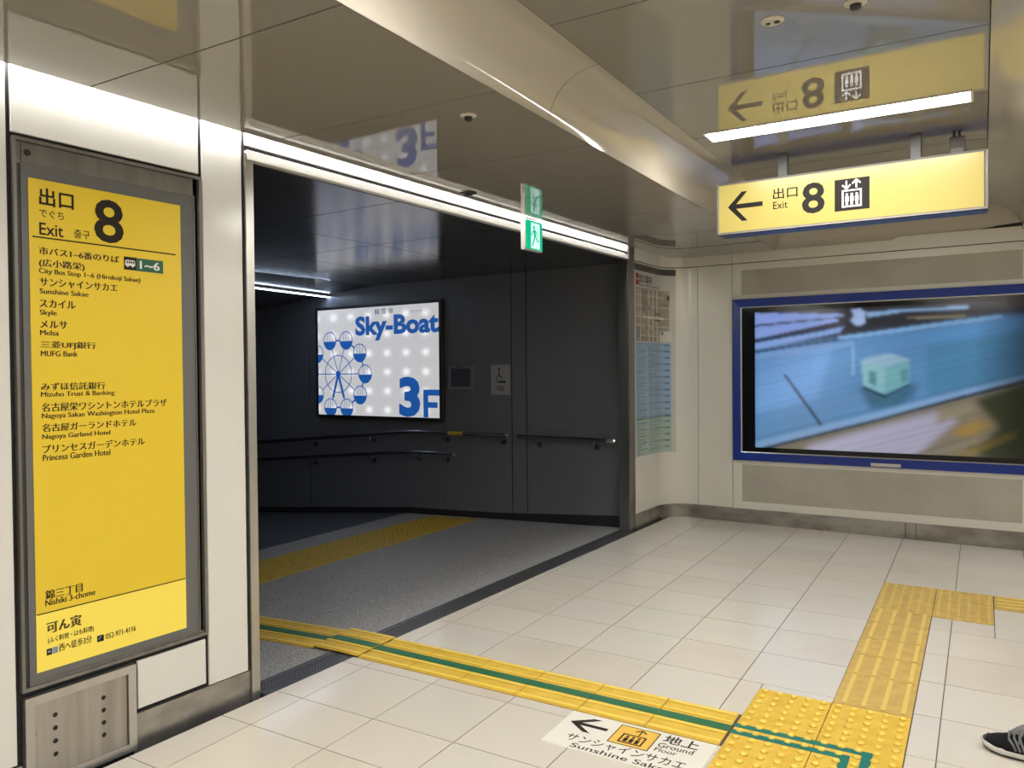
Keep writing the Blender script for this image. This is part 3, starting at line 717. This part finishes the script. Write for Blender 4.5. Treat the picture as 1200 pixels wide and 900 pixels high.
P_([(720, 185), (960, 180), (960, 188), (720, 192)], (150, 140, 110)); P_([(485, 155), (525, 150), (548, 165), (545, 210), (515, 222), (485, 200), (500, 178)], (176, 200, 245))
for k in range(8): P_([(88, 352 + 14 * k), (330, 326 + 12 * k), (330, 330 + 12 * k), (88, 357 + 14 * k)], (88, 138, 196), .6)
P_([(88, 668), (600, 560), (1260, 408), (1260, 425), (600, 590), (88, 698)], (150, 190, 236), .8); P_([(88, 698), (600, 588), (1260, 425), (1260, 442), (600, 600), (88, 710)], (30, 38, 42), .9)
P_([(740, 735), (1000, 660), (1010, 664), (760, 740)], (110, 108, 100), .7); P_([(900, 740), (1150, 660), (1180, 670), (980, 750)], (140, 118, 50), .6); P_([(960, 712), (1180, 640), (1190, 648), (980, 722)], (110, 96, 44), .6)
P_([(206, 410), (216, 408), (368, 608), (360, 614)], (26, 34, 44))
P_([(520, 360), (560, 345), (650, 328), (735, 356), (628, 386)], (160, 200, 224)); P_([(530, 362), (628, 386), (626, 490), (538, 456)], (150, 206, 218)); P_([(628, 386), (732, 358), (732, 448), (626, 490)], (126, 190, 200))
P_([(564, 398), (592, 402), (592, 460), (564, 448)], (92, 152, 162)); P_([(690, 396), (722, 388), (724, 440), (700, 448)], (96, 160, 172))
P_([(493, 300), (499, 300), (499, 415), (493, 415)], (150, 196, 236), .8)
P_([(530, 455), (628, 496), (628, 508), (540, 468)], (30, 60, 74)); P_([(628, 496), (735, 448), (735, 458), (628, 508)], (40, 76, 90))
im = blur(im, 3)
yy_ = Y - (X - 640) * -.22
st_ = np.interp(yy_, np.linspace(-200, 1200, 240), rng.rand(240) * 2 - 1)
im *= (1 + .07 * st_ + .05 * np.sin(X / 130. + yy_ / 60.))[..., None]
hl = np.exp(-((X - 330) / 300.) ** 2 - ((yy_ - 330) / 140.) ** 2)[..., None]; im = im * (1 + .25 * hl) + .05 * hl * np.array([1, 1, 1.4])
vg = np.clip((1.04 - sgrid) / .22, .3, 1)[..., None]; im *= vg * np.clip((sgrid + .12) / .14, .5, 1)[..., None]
SCR = attr_colour(mat('screen_picture', (0.004, 0.004, 0.005), 0.10), emit=0.66)
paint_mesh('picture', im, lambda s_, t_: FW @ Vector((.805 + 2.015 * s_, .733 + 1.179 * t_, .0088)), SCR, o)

# ------------------------------------------------------------------ street-map poster on the curved cream wall
o = empty('area_map_poster', (.08, 4.2, .66)); tag(o, 'tall street map poster with blue and green lists on the curved cream wall', 'poster')
H_, W_ = 420, 96; im = np.zeros((H_, W_, 3)); im[:] = lin((196, 194, 190))
ZT, ZB, UW = 2.273, .660, .70
def R_(u0, u1, z0, z1, c, al=1.0):
    a_, b_ = int(u0 * W_), max(int(u0 * W_) + 1, int(u1 * W_)); r0, r1 = int((ZT - z1) / (ZT - ZB) * H_), max(int((ZT - z1) / (ZT - ZB) * H_) + 1, int((ZT - z0) / (ZT - ZB) * H_))
    im[r0:r1, a_:b_] = im[r0:r1, a_:b_] * (1 - al) + lin(c) * al
R_(.03, .93, 1.665, 2.13, (158, 152, 132))
for k in range(7):
    for l in range(9):
        cc = 158 + rng.randint(-24, 14); R_(.04 + .127 * k, .155 + .127 * k, 1.67 + .051 * l, 1.712 + .051 * l, (cc, cc - 4 - rng.randint(8), cc - 24 + rng.randint(10)))
for k, wv in ((0, .008), (2, .014), (3, .022), (4, .02), (6, .01)): R_(.155 + .127 * k - wv / 2, .165 + .127 * k + wv, 1.67, 2.12, (204, 198, 172))
for z in (1.71, 1.80, 1.87, 1.97, 2.06): R_(.04, .93, z, z + .008, (204, 198, 172))
R_(.25, .82, 1.866, 1.888, (226, 222, 206)); R_(.30, .38, 1.67, 2.1, (128, 122, 112), .4); R_(.22, .32, 1.92, 2.1, (120, 116, 110), .6)
for z in (1.905, 1.85): R_(.58, .76, z, z + .018, (96, 92, 84))
R_(.83, .92, 2.02, 2.1, (150, 146, 136)); R_(.88, .91, 2.05, 2.085, (28, 28, 28)); R_(.74, .94, 1.67, 1.765, (204, 204, 200)); R_(.78, .81, 1.73, 1.76, (60, 60, 60)); R_(.05, .15, 1.68, 1.80, (150, 150, 164))
for k in range(5): R_(.06 + .018 * k, .068 + .018 * k, 1.69, 1.79, (96, 92, 100))
for z, u in ((1.94, .42), (1.815, .46), (1.68, .46), (1.96, .40)): R_(u, u + .04, z, z + .016, (110, 70, 60))
R_(.03, .93, .992, 1.655, (146, 176, 204)); R_(.03, .93, .672, .992, (164, 186, 174))
for k in range(17):
    z = 1.64 - .0575 * k
    R_(.04, .35, z, z + .006, (88, 104, 118)); R_(.40, .92, z - .004 * (k % 2), z + .004, (84, 100, 116), .8)
    for l in range(3): R_(.05, .10 + .2 * rng.rand(), z - .014 - .012 * l, z - .008 - .012 * l, (104, 122, 138), .7); R_(.38, .46 + .3 * rng.rand(), z - .016 - .012 * l, z - .010 - .012 * l, (104, 122, 138), .7); 
    R_(.84, .91, z - .010, z + .004, (80, 94, 112), .7)
R_(.36, .375, .68, 1.60, (196, 206, 212), .7); R_(.03, .93, .988, .996, (70, 84, 96))
POSTER = attr_colour(mat('map_print', (.5, .5, .5), .3))
paint_mesh('sheet', blur(im, 1), lambda s_, t_: CW(.012 + UW * s_, ZB + (ZT - ZB) * t_, .004), POSTER, o)
b = MB(); strip(b, .010, .715, ZB - .004, ZT + .004, .0005, .003, F=CW); b.build('backing', PAPERW, o)
b = MB(); strip(b, .010, .715, ZT + .001, ZT + .056, .0005, .006); b.build('header_bar', mat('poster_header_grey', (.075, .072, .065), .4), o)
b = MB(); strip(b, .030, .088, 2.150, 2.250, .0045, .0056); rb = b.build('red_badge', REDB, o)
b = MB(lambda u, v, n: CW(.012 + u, v, n))
b.text("出口案内", .088, 2.175, .345, 2.245, .0052, 0.0, .002); b.build('title_lettering', INK, o)
b = MB(lambda u, v, n: CW(.012 + u, v, n)); b.text("Exit Information", .088, 2.145, .50, 2.170, .0052, .0); b.build('title_lettering', INK, o)
b = MB(); strip(b, .036, .082, 2.195, 2.204, .0056, .0066); b.build('badge_line', PAPERW, rb)

# ------------------------------------------------------------------ passage: backlit advert, frame, notice, handrails
PW = frame((0, 3.92, 0), (1, 0, 0), (0, 0, 1))
o = empty('backlit_advert', (-2.97, 3.95, .94)); tag(o, 'backlit white advert with a blue wheel and big 3F on the passage wall', 'advert')
MB().on(PW).box(-3.875, -2.075, .920, 2.142, -.052, -.008, .004).build('case', PBASE, o)
MB().on(PW).ring(-3.872, -2.078, .923, 2.139, .030, -.010, .004, .001).build('frame', PBASE, o)
fc_ = MB().on(PW).box(-3.845, -2.105, .950, 2.112, -.006, -.0005, .0).build('lit_panel', LIGHTBOX, o)
b = MB().on(PW); Z = .001; hx, hz = -3.527, 1.402
L0 = -3.845
b.circle(hx, hz, .203, .010, Z, 48)
def hub(p): return (max(p[0], L0), p[1])
GN = [36 * k + 0 for k in range(10)]
for a_ in GN:
    gx, gz = hx + .405 * math.cos(math.radians(a_)), hz + .385 * math.sin(math.radians(a_))
    x1_, z1_ = hx + .31 * math.cos(math.radians(a_)), hz + .30 * math.sin(math.radians(a_))
    if x1_ < L0: k = (L0 - hx) / (x1_ - hx); x1_, z1_ = L0, hz + (z1_ - hz) * k
    b.stroke([(hx, hz), (x1_, z1_)], .010, Z)
    if gx - .1 > L0:
        b.circle(gx, gz, .095, .010, Z + .0002, 32)
        b.poly([(gx + .095 * math.cos(t_), gz - .008 + .095 * math.sin(t_)) for t_ in np.linspace(pi, 2 * pi, 17)], Z + .0004)
        for k in (-.035, 0, .035): b.stroke([(gx + k, gz), (gx + k, gz + .085)], .005, Z + .0002)
    elif gx + .095 > L0:
        half = [(gx + .095 * math.cos(t_), gz - .008 + .095 * math.sin(t_)) for t_ in np.linspace(pi, 2 * pi, 17)]
        half = clip(half, (1, 0), L0)
        if len(half) > 2: b.poly(half, Z + .0004)
        rim = [(gx + .095 * math.cos(t_), gz + .095 * math.sin(t_)) for t_ in np.linspace(-pi / 2, pi / 2, 15)]; rim = [p for p in rim if p[0] > L0]
        b.stroke(rim, .010, Z + .0002); b.stroke([(max(gx, L0 + .01), gz), (max(gx, L0 + .01), gz + .085)], .005, Z + .0002)
for k in range(10):
    a0_, a1_ = math.radians(36 * k), math.radians(36 * k + 36)
    p0 = (hx + .405 * math.cos(a0_), hz + .385 * math.sin(a0_)); p1 = (hx + .405 * math.cos(a1_), hz + .385 * math.sin(a1_))
    if min(p0[0], p1[0]) > L0: mid = lambda t_: (p0[0] + (p1[0] - p0[0]) * t_, p0[1] + (p1[1] - p0[1]) * t_); b.stroke([mid(.36), mid(.64)], .018, Z)
b.disc(hx, hz, .036, Z + .0004)
b.stroke([(hx, hz), (hx - .085, hz - .26)], .032, Z + .0004); b.stroke([(hx, hz), (hx + .085, hz - .26)], .032, Z + .0004)
b.build('wheel_drawing', LBLUE, fc_)
MB().on(PW).text("Sky-Boat", -3.262, 1.752, -2.108, 2.018, Z, .04).build('blue_lettering', LBLUE, fc_); MB().on(PW).text("3", -2.645, .956, -2.359, 1.369, Z, .045).build('blue_lettering', LBLUE, fc_)
b = MB().on(PW)
b.box(-2.318, -2.255, .956, 1.238, 0, Z); b.box(-2.255, -2.108, 1.178, 1.238, 0, Z); b.box(-2.255, -2.135, 1.055, 1.112, 0, Z)
b.build('blue_lettering', LBLUE, fc_)
MB().on(PW).text("観 覧 車", -2.977, 2.028, -2.713, 2.086, Z, 0.0, .002).build('small_lettering', LGREY, fc_); MB().on(PW).text("スカイボート", -2.486, 2.020, -2.255, 2.052, Z, .0).build('small_lettering', LGREY, fc_)

NW = frame((0, PY, 0), (1, 0, 0), (0, 0, 1))
o = empty('wall_frame', (-1.87, PY - .02, 1.235)); tag(o, 'pale grey framed panel on the dark wall right of the backlit advert', 'frame')
MB().on(NW).ring(-2.022, -1.722, 1.237, 1.478, .030, -.004, .024, .003).build('border', FRAMEL, o)
MB().on(NW).box(-1.995, -1.75, 1.262, 1.452, .0, .016).build('pane', PANE, o)
b = MB().on(NW); [b.box(-1.915 + .022 * k, -1.902 + .022 * k, 1.460, 1.470, .023, .0255) for k in range(4)]; b.build('marks', INK, o)
o = empty('wall_notice', (-1.40, PY - .004, 1.19)); tag(o, 'grey paper notice with a slope symbol beside the wall seam', 'notice')
sh = MB().on(NW).box(-1.512, -1.292, 1.192, 1.478, .0005, .003).build('sheet', NOTE, o)
b = MB().on(NW); Z = .0035
b.circle(-1.418, 1.345, .030, .007, Z, 28); b.stroke([(-1.418, 1.435), (-1.418, 1.38), (-1.395, 1.36)], .010, Z); b.disc(-1.418, 1.443, .010, Z)
b.poly([(-1.45, 1.307), (-1.345, 1.307), (-1.345, 1.330)], Z)
for z, u0, u1 in ((1.27, -1.455, -1.35), (1.252, -1.455, -1.37), (1.236, -1.43, -1.36)): b.stroke([(u0, z), (u1, z)], .006, Z)
b.build('print', INK, sh)

RY = 3.898
def rail(name, pts, r, brackets, label, ends):
    o = empty(name, (-2.4, RY, .6)); tag(o, label, 'handrail')
    MB().tube(pts, r, 12).build('bar', RAIL, o)
    for x, z in brackets:
        b = MB(); b.tube([(x, RY, z - .018), (x, RY + .005, z - .058), (x, RY + .03, z - .072), (x, PY - .003, z - .072)], .007, 8); bk = b.build('bracket', RAIL, o)
        MB().on(NW).lathe(x, z - .072, [(.026, .0), (.026, .005), (.012, .008)], 16).build('wall_plate', RAIL, bk)
    return o
def zr(x, h): return h if x > -2.35 else h - .0886 * max(0, -(x + 2.45))
def bend(h, x0, x1): return [(x, RY, zr(x, h) if x < -2.7 or x > -2.2 else (zr(x - .15, h) + zr(x, h) + zr(x + .15, h)) / 3) for x in np.linspace(x0, x1, 40)]
o = rail('upper_handrail', bend(.812, -7.0, -1.285), .019, [(-2.05, .812), (-1.36, .812), (-3.95, .68), (-3.05, .76)], 'upper handrail along the dark passage wall, bending down with the ramp', 1)
MB().tube([(-1.285, RY, .812), (-1.26, RY, .812)], .022, 12).build('end_cap', RAILE, o)
MB().tube([(-1.98, RY, .812), (-1.80, RY, .812)], .0196, 12).build('yellow_label', YELP, o)
o = rail('lower_handrail', bend(.605, -7.0, -1.93), .017, [(-2.41, .605), (-2.05, .605), (-3.95, .47), (-3.05, .55)], 'lower handrail along the ramp, ending under the framed panel', 1)
MB().tube([(-1.93, RY, .605), (-1.885, RY, .605)], [.018, .014], 12).build('end_cap', RAILE, o)
o = rail('short_handrail', [(x, RY, .808) for x in (-1.165, -.7, -.235)], .019, [(-.968, .808), (-.37, .808)], 'short straight handrail between the wall seam and the opening post', 1)
MB().tube([(-.24, RY, .808), (-.22, RY, .808), (-.17, RY, .808), (-.155, RY, .808)], [.020, .024, .024, .016], 14).build('end_cap', RAILE, o)

# ------------------------------------------------------------------ threshold grate
o = empty('threshold_grate', (-.03, 1.9, zfloor(0, 1.9))); tag(o, 'long metal threshold grate between cream tiles and grey passage floor', 'grate')
TH = lambda a_, b_, c_: Vector((a_, b_, SY * b_ + c_))
MB(TH).box(-.105, .044, .032, 3.82, -.02, -.006).build('tray', GRATEK, o)
b = MB(TH)
for x in (-.105, -.075, .036): b.box(x, x + .008, .032, 3.82, -.004, .0015)
y = .04
while y < 3.81: b.box(-.067, .036, y, y + .0125, -.004, .0); y += .0175
for x in (-.052, -.033, -.014, .005, .022): b.box(x, x + .007, .034, 3.818, -.004, .0008)
b.box(-.097, -.075, .032, 3.82, -.004, .0005)
b.build('grille', GRATE, o)

# ------------------------------------------------------------------ tactile tiles
E3 = .298
def dot_tile(name, M0, mbase, mdot, n=5, h=.006, rr=.0155, dh=.006, hh=None):
    o = empty(name, M0); F = WORLD[o.name]; L1_ = hh or E3
    MB().on(F).box(.001, E3, .001, L1_, -.004, h, .0015).build('base', mbase, o)
    b = MB().on(F); b.sm = True
    for i in range(n):
        for j in range(n):
            b.lathe((i + .5) * .3 / n, (j + .5) * (hh or .3) / n, [(rr, h), (rr * .82, h + dh * .7), (rr * .5, h + dh), (0, h + dh * 1.05)], 10)
    b.build('raised_dots', mdot, o); return o
def bar_tile(name, M0, L, mbase, mbar, h=.005, alongx=False):
    o = empty(name, M0); F = WORLD[o.name]
    if alongx: F = F @ Matrix(((0, 1, 0, 0), (1, 0, 0, 0), (0, 0, 1, 0), (0, 0, 0, 1)))
    w_ = E3 if not alongx else .278
    MB().on(F).box(.001, w_, .001, L - .002, -.004, h, .0012).build('base', mbase, o)
    for k in range(4):
        u = .042 + .0755 * k * (w_ / .3)
        b = MB().on(F).box(u - .011, u + .011, .012 if True else 0, L - .004, h, h + .005, .003); b.build('bar', mbar, o)
    return o
gl = 'yellow guide tiles with a green stripe crossing the floor'
def strip_matrix(u):
    p = T0 + GX * (u + .15) + GY * (-.505)
    if p.x > .0: return FLM(u, -.655)
    n2 = Vector((-.04, -SY, 1)).normalized() if p.x < -.13 else Vector((.0, -SY, 1)).normalized()
    a_ = (GX - n2 * GX.dot(n2)).normalized(); b_ = n2.cross(a_); q_ = T0 + GX * u + GY * -.655; q_.z = zpass(q_.x, q_.y) if p.x < -.13 else SY * q_.y + .0060
    return Matrix(((a_.x, b_.x, n2.x, q_.x), (a_.y, b_.y, n2.y, q_.y), (a_.z, b_.z, n2.z, q_.z), (0, 0, 0, 1)))
us = [-.91, -.61, -.31, -.01, .29, .59, .89, 1.19, 1.49, 1.79]
order = ['first inside the passage, farthest from the threshold', 'second inside the passage', 'last one inside the passage before the threshold', 'lying across the metal threshold grate', 'first beyond the threshold on the cream tiles',
         'second from the threshold on the cream tiles', 'third from the threshold on the cream tiles', 'just left of the white floor sticker arrow', 'above the arrow of the white floor sticker', 'touching the big dotted tiles']
st0 = None
for k, u in enumerate(us):
    M0 = strip_matrix(u)
    if st0 is None:
        o = empty('guide_tile', M0); F = WORLD[o.name]
        MB().on(F).box(.0015, E3, .0, .3, -.0005, .004, .001).build('base', YEL, o)
        for v0_, v1_ in ((.012, .034), (.092, .108), (.196, .210), (.266, .288)): MB().on(F).box(.003, E3 - .001, v0_, v1_, .004, .0085, .002).build('ridge', YELB, o)
        tag(MB().on(F).box(.001, E3 + .001, .122, .176, .004, .0066, .001).build('green_stripe', GREEN, o), 'dark green stripe')
        st0 = o
    else: o = copy_tree(st0, M0)
    tag(o, 'yellow guide tile with green stripe, ' + order[k], 'tactile tile', gl)
gl = 'bright yellow dotted tactile tiles in the foreground'
nm = {0: 'upper left', 1: 'upper right'}
d0 = dot_tile('dotted_tile', FLM(2.1, -.3635), YEL, YELB, dh=.008)
rows = [(-.3635, 'top row'), (-.662, 'second row'), (-.96, 'third row'), (-1.258, 'fourth row')]
for c_, u in enumerate((2.1, 2.4)):
    for v, rn in rows:
        o = d0 if (c_ == 0 and rn == 'top row') else copy_tree(d0, FLM(u, v))
        tag(o, 'bright yellow dotted tile, %s of the big block, %s column' % (rn, 'left' if c_ == 0 else 'right'), 'tactile tile', gl)
b = MB().on(FLM(0, 0)); h0, h1 = .0055, .0072
b.box(2.098, 2.600, -.485, -.452, h0, h1); b.box(2.098, 2.530, -.546, -.512, h0, h1)
b.box(2.497, 2.530, -1.25, -.546, h0, h1); b.box(2.566, 2.600, -1.25, -.485, h0, h1)
tag(b.build('floor_tape_line', TEAL), 'double teal line turning a corner over the bright yellow dotted tiles', 'floor line')
vs_ = [-.060, .300, .567, .835, 1.107, 1.380]
lab = ['first of the worn bar tiles, touching the dotted block', 'second worn bar tile up from the dotted block', 'third worn bar tile up from the dotted block', 'fourth worn bar tile, one short of the corner', 'last worn bar tile before the corner tiles']
for k in range(5): tag(bar_tile('bar_tile', FLM(2.4, vs_[k]), vs_[k + 1] - vs_[k], YELW, YELR), 'yellow ' + lab[k], 'tactile tile', 'worn yellow bar tiles leading away from the dotted block')
c0 = None
for u, v, l_ in ((2.4, 1.382, 'near left'), (2.4, 1.682, 'far left'), (2.7, 1.382, 'near right'), (2.7, 1.682, 'far right')):
    if c0 is None: c0 = o = dot_tile('corner_tile', FLM(u, v), YELW, YELR, 6, .005, .010, .003)
    else: o = copy_tree(c0, FLM(u, v))
    tag(o, 'worn flat yellow corner tile with fine dots, %s of the four' % l_, 'tactile tile', 'worn yellow corner tiles')
for k in range(2): tag(bar_tile('bar_tile', FLM(3.002 + .3 * k, 1.702), .3, YELW, YELR, alongx=True), 'yellow bar tile leading right, %s after the worn corner tiles' % ('first second'.split()[k]), 'tactile tile', 'yellow bar tiles leading right')
def pmat(x, y):
    n2 = Vector((-.04, -SY, 1)).normalized(); a_ = (Vector((1, 0, 0)) - n2 * n2.x).normalized(); b_ = n2.cross(a_)
    return Matrix(((a_.x, b_.x, n2.x, x), (a_.y, b_.y, n2.y, y), (a_.z, b_.z, n2.z, zpass(x, y)), (0, 0, 0, 1)))
w0 = None
for r_ in range(10):
    for c_ in range(2):
        M0 = pmat(-2.23 + .3 * c_, PY - .08 - .3 * (r_ + 1))
        if w0 is None: w0 = o = dot_tile('warning_tile', M0, YELP, YELP, 5, .003, .012, .004)
        else: o = copy_tree(w0, M0)
        tag(o, 'dull yellow ramp tile, %s, %s' % ('ramp-side column' if c_ == 0 else 'near-side column', 'touching the far passage wall' if r_ == 0 else '%s out from the far wall' % ['second', 'third', 'fourth', 'fifth', 'sixth', 'seventh', 'eighth', 'ninth', 'tenth', 'eleventh', 'twelfth', 'thirteenth'][r_ - 1]), 'tactile tile', 'dull yellow warning tiles before the ramp')

# ------------------------------------------------------------------ white floor sticker
SM = FLM(0, 0)
o = empty('floor_sticker', FLM(1.78, -.80)); tag(o, 'white floor sticker with a black arrow and lift symbol beside the green-striped tiles', 'sticker')
sh = MB().on(SM).box(1.482, 2.085, -.952, -.660, .0, .0012).build('sheet', STK, o)
b = MB().on(SM); Z = .0018
b.poly([(1.512, -.752), (1.590, -.695), (1.622, -.695), (1.565, -.741), (1.565, -.763), (1.620, -.812), (1.588, -.812)][::1] if False else [(1.512, -.752), (1.592, -.690), (1.626, -.690), (1.560, -.742), (1.675, -.742), (1.675, -.764), (1.560, -.764), (1.626, -.812), (1.592, -.812)], Z)
b.build('arrow', INK, sh)
for s_, a_, c_, d_, e_, bo in (("サンシャインサカエ", 1.556, -.900, 2.030, -.842, .006), ("Sunshine Sakae", 1.60, -.942, 2.000, -.908, .008), ("地上", 1.892, -.738, 2.030, -.672, .016), ("Ground", 1.888, -.780, 2.025, -.744, .006), ("Floor", 1.888, -.816, 1.975, -.786, .006)): MB().on(SM).text(s_, a_, c_, d_, e_, Z, bo).build('lettering', INK, sh)
pk = MB().on(SM).box(1.708, 1.868, -.832, -.680, .001, .0016).build('lift_symbol', AMBER, sh)
b = MB().on(SM); b.ring(1.706, 1.870, -.834, -.678, .004, .0012, .0019); b.ring(1.740, 1.836, -.815, -.742, .007, .0016, .0021)
for k in range(3):
    x = 1.765 + .023 * k; b.disc(x, -.762, .007, .0021, 12); b.poly([(x - .008, -.805), (x + .008, -.805), (x + .008, -.772), (x - .008, -.772)], .0021)
b.stroke([(1.80, -.738), (1.80, -.692)], .006, .0021); b.stroke([(1.778, -.712), (1.80, -.692), (1.822, -.712)], .007, .0021); b.build('symbol_drawing', INK, pk)

# ------------------------------------------------------------------ black trainer at the right edge
sa = -.20; sd = Vector((math.cos(sa), math.sin(sa), 0)); sl = Vector((-sd.y, sd.x, 0)); so = Vector((2.692, 1.185, 0))
so.z = zfloor(so.x, so.y)
SHM = frame(so, sd, sl)        # u from toe to heel, v across, n up
o = empty('trainer_shoe', Matrix.Translation(so + sd * .14)); tag(o, 'black knit trainer with white midsole and grey laces at the right picture edge', 'shoe')
def outline(k): return [(0, .0), (.012, .026), (.04, .042), (.08, .050), (.12, .047), (.16, .041), (.21, .037), (.25, .036), (.275, .028), (.287, .0)][k]
def loft(b, rings, close=True):
    R = [[b.v(p) for p in r] for r in rings]; n = len(R[0])
    for A, B in zip(R, R[1:]):
        for k in range(n): fc = b.f([A[k], A[(k + 1) % n], B[(k + 1) % n], B[k]]); 
    b.f(R[0][::-1]); b.f(R[-1]); return b
def halfw(u):
    pts = [outline(k) for k in range(10)]
    for (u0, w0_), (u1, w1_) in zip(pts, pts[1:]):
        if u0 <= u <= u1: return w0_ + (w1_ - w0_) * (u - u0) / (u1 - u0)
    return 0
def foot(scale, z, lift):
    P = []; n = 40
    for k in range(n):
        t_ = 2 * pi * k / n; cx_ = .1435 - .1435 * math.cos(t_); u = .1435 + (cx_ - .1435) * scale
        wv = halfw(min(.2869, max(0.0001, cx_))); wv = max(wv, .0); sgn = 1 if math.sin(t_) >= 0 else -1
        off = .006 * math.sin(cx_ / .287 * pi)
        P.append((u, sgn * wv * scale + off * .5, z + lift * max(0, (.075 - cx_) / .075) ** 2))
    return P
b = MB().on(SHM); b.sm = True
loft(b, [foot(.93, .0, .012), foot(.99, .004, .012), foot(1.0, .010, .014)]); b.build('outsole', OUTS, o)
b = MB().on(SHM); b.sm = True
loft(b, [foot(1.0, .008, .014), foot(1.03, .016, .014), foot(1.02, .026, .012), foot(.97, .030, .010)]); b.build('midsole', MIDS, o)
# upper: cross-sections along the foot
b = MB().on(SHM); b.sm = True
def top(u):
    T = [(0.004, .034), (.015, .046), (.04, .058), (.08, .070), (.12, .088), (.155, .104), (.18, .108), (.22, .096), (.25, .098), (.275, .104), (.284, .098)]
    for (a0_, h0_), (a1_, h1_) in zip(T, T[1:]):
        if a0_ <= u <= a1_: return h0_ + (h1_ - h0_) * (u - a0_) / (a1_ - a0_)
    return .03
rings = []
for u in [.004, .008, .016, .028, .045, .065, .09, .115, .14, .16, .18, .20, .225, .25, .27, .281, .284]:
    hw = max(halfw(u) * .97, .004); tp = top(u); r_ = []
    nar = 1.0 if u < .05 else max(.60, 1 - (u - .05) * 4.0)
    for k in range(17):
        t_ = pi * k / 16; sx_ = math.cos(t_); hz_ = math.sin(t_)
        wv = hw * (nar + (1 - nar) * (1 - hz_)) ; zz = .026 + (tp - .026) * hz_ ** .75
        r_.append((u, wv * sx_ * (1 if abs(sx_) < 1 else 1), zz))
    rings.append(r_)
loft(b, rings); up = b.build('upper', MESHK, o)
b = MB().on(SHM); b.sm = True
loft(b, [[(u, (halfw(max(u, .001)) * 1.0 + .001) * math.cos(pi * k / 16), .026 + (top(max(u, .004)) - .022) * math.sin(pi * k / 16) ** .75) for k in range(17)] for u in (.003, .010, .020)]); b.build('toe_guard', OUTS, up)
# collar, tongue, laces
b = MB().on(SHM); b.sm = True
b.tube([(.21 + .062 * math.cos(t_), .030 * math.sin(t_), .104 + .006 * math.cos(t_)) for t_ in np.linspace(0, 2 * pi, 25)], .009, 10, False); b.build('collar', OUTS, up)
b = MB().on(SHM); b.prism([(.125, -.018), (.125, .018), (.185, .024), (.185, -.024)], .088, .092)
b = MB().on(SHM); b.sm = True
b.tube([(.10, 0, .076), (.125, 0, .092), (.155, 0, .111), (.17, 0, .128)], [.012, .018, .020, .016], 12); b.build('tongue', LACE, up)
la = []
for k in range(5):
    u = .090 + .017 * k; z_ = top(u) + .004; wv = .026 + .001 * k
    b = MB().on(SHM); b.sm = True
    b.tube([(u + .004, -wv, z_ - .016), (u + .003, -wv * .6, z_ - .003), (u, 0, z_ + .004), (u - .003, wv * .6, z_ - .003), (u - .004, wv, z_ - .016)], .0034, 8); b.build('lace', LACE, up)
b = MB().on(SHM); b.sm = True
for sg in (-1, 1):
    b.tube([(.158, 0, .118), (.150, sg * .020, .126), (.142, sg * .036, .116), (.148, sg * .030, .104), (.158, sg * .006, .116)], .0032, 8)
    b.tube([(.158, 0, .118), (.140, sg * .028, .104), (.132, sg * .042, .078), (.130, sg * .046, .060)], .003, 8)
b.build('lace_bow', LACE, up)
for sg in (-1, 1):
    b = MB().on(SHM); b.sm = True
    for k in range(4): b.tube([(.095 + .017 * k, sg * .030, top(.095) - .010 + .008 * k), (.112 + .014 * k, sg * .043, .052 + .004 * k), (.122 + .014 * k, sg * .046, .034)], .0042, 6)
    b.build('side_strap', LACE, up)

for o in list(bpy.data.objects):      # unused curves never stay behind
    if o.type == 'FONT': bpy.data.objects.remove(o)
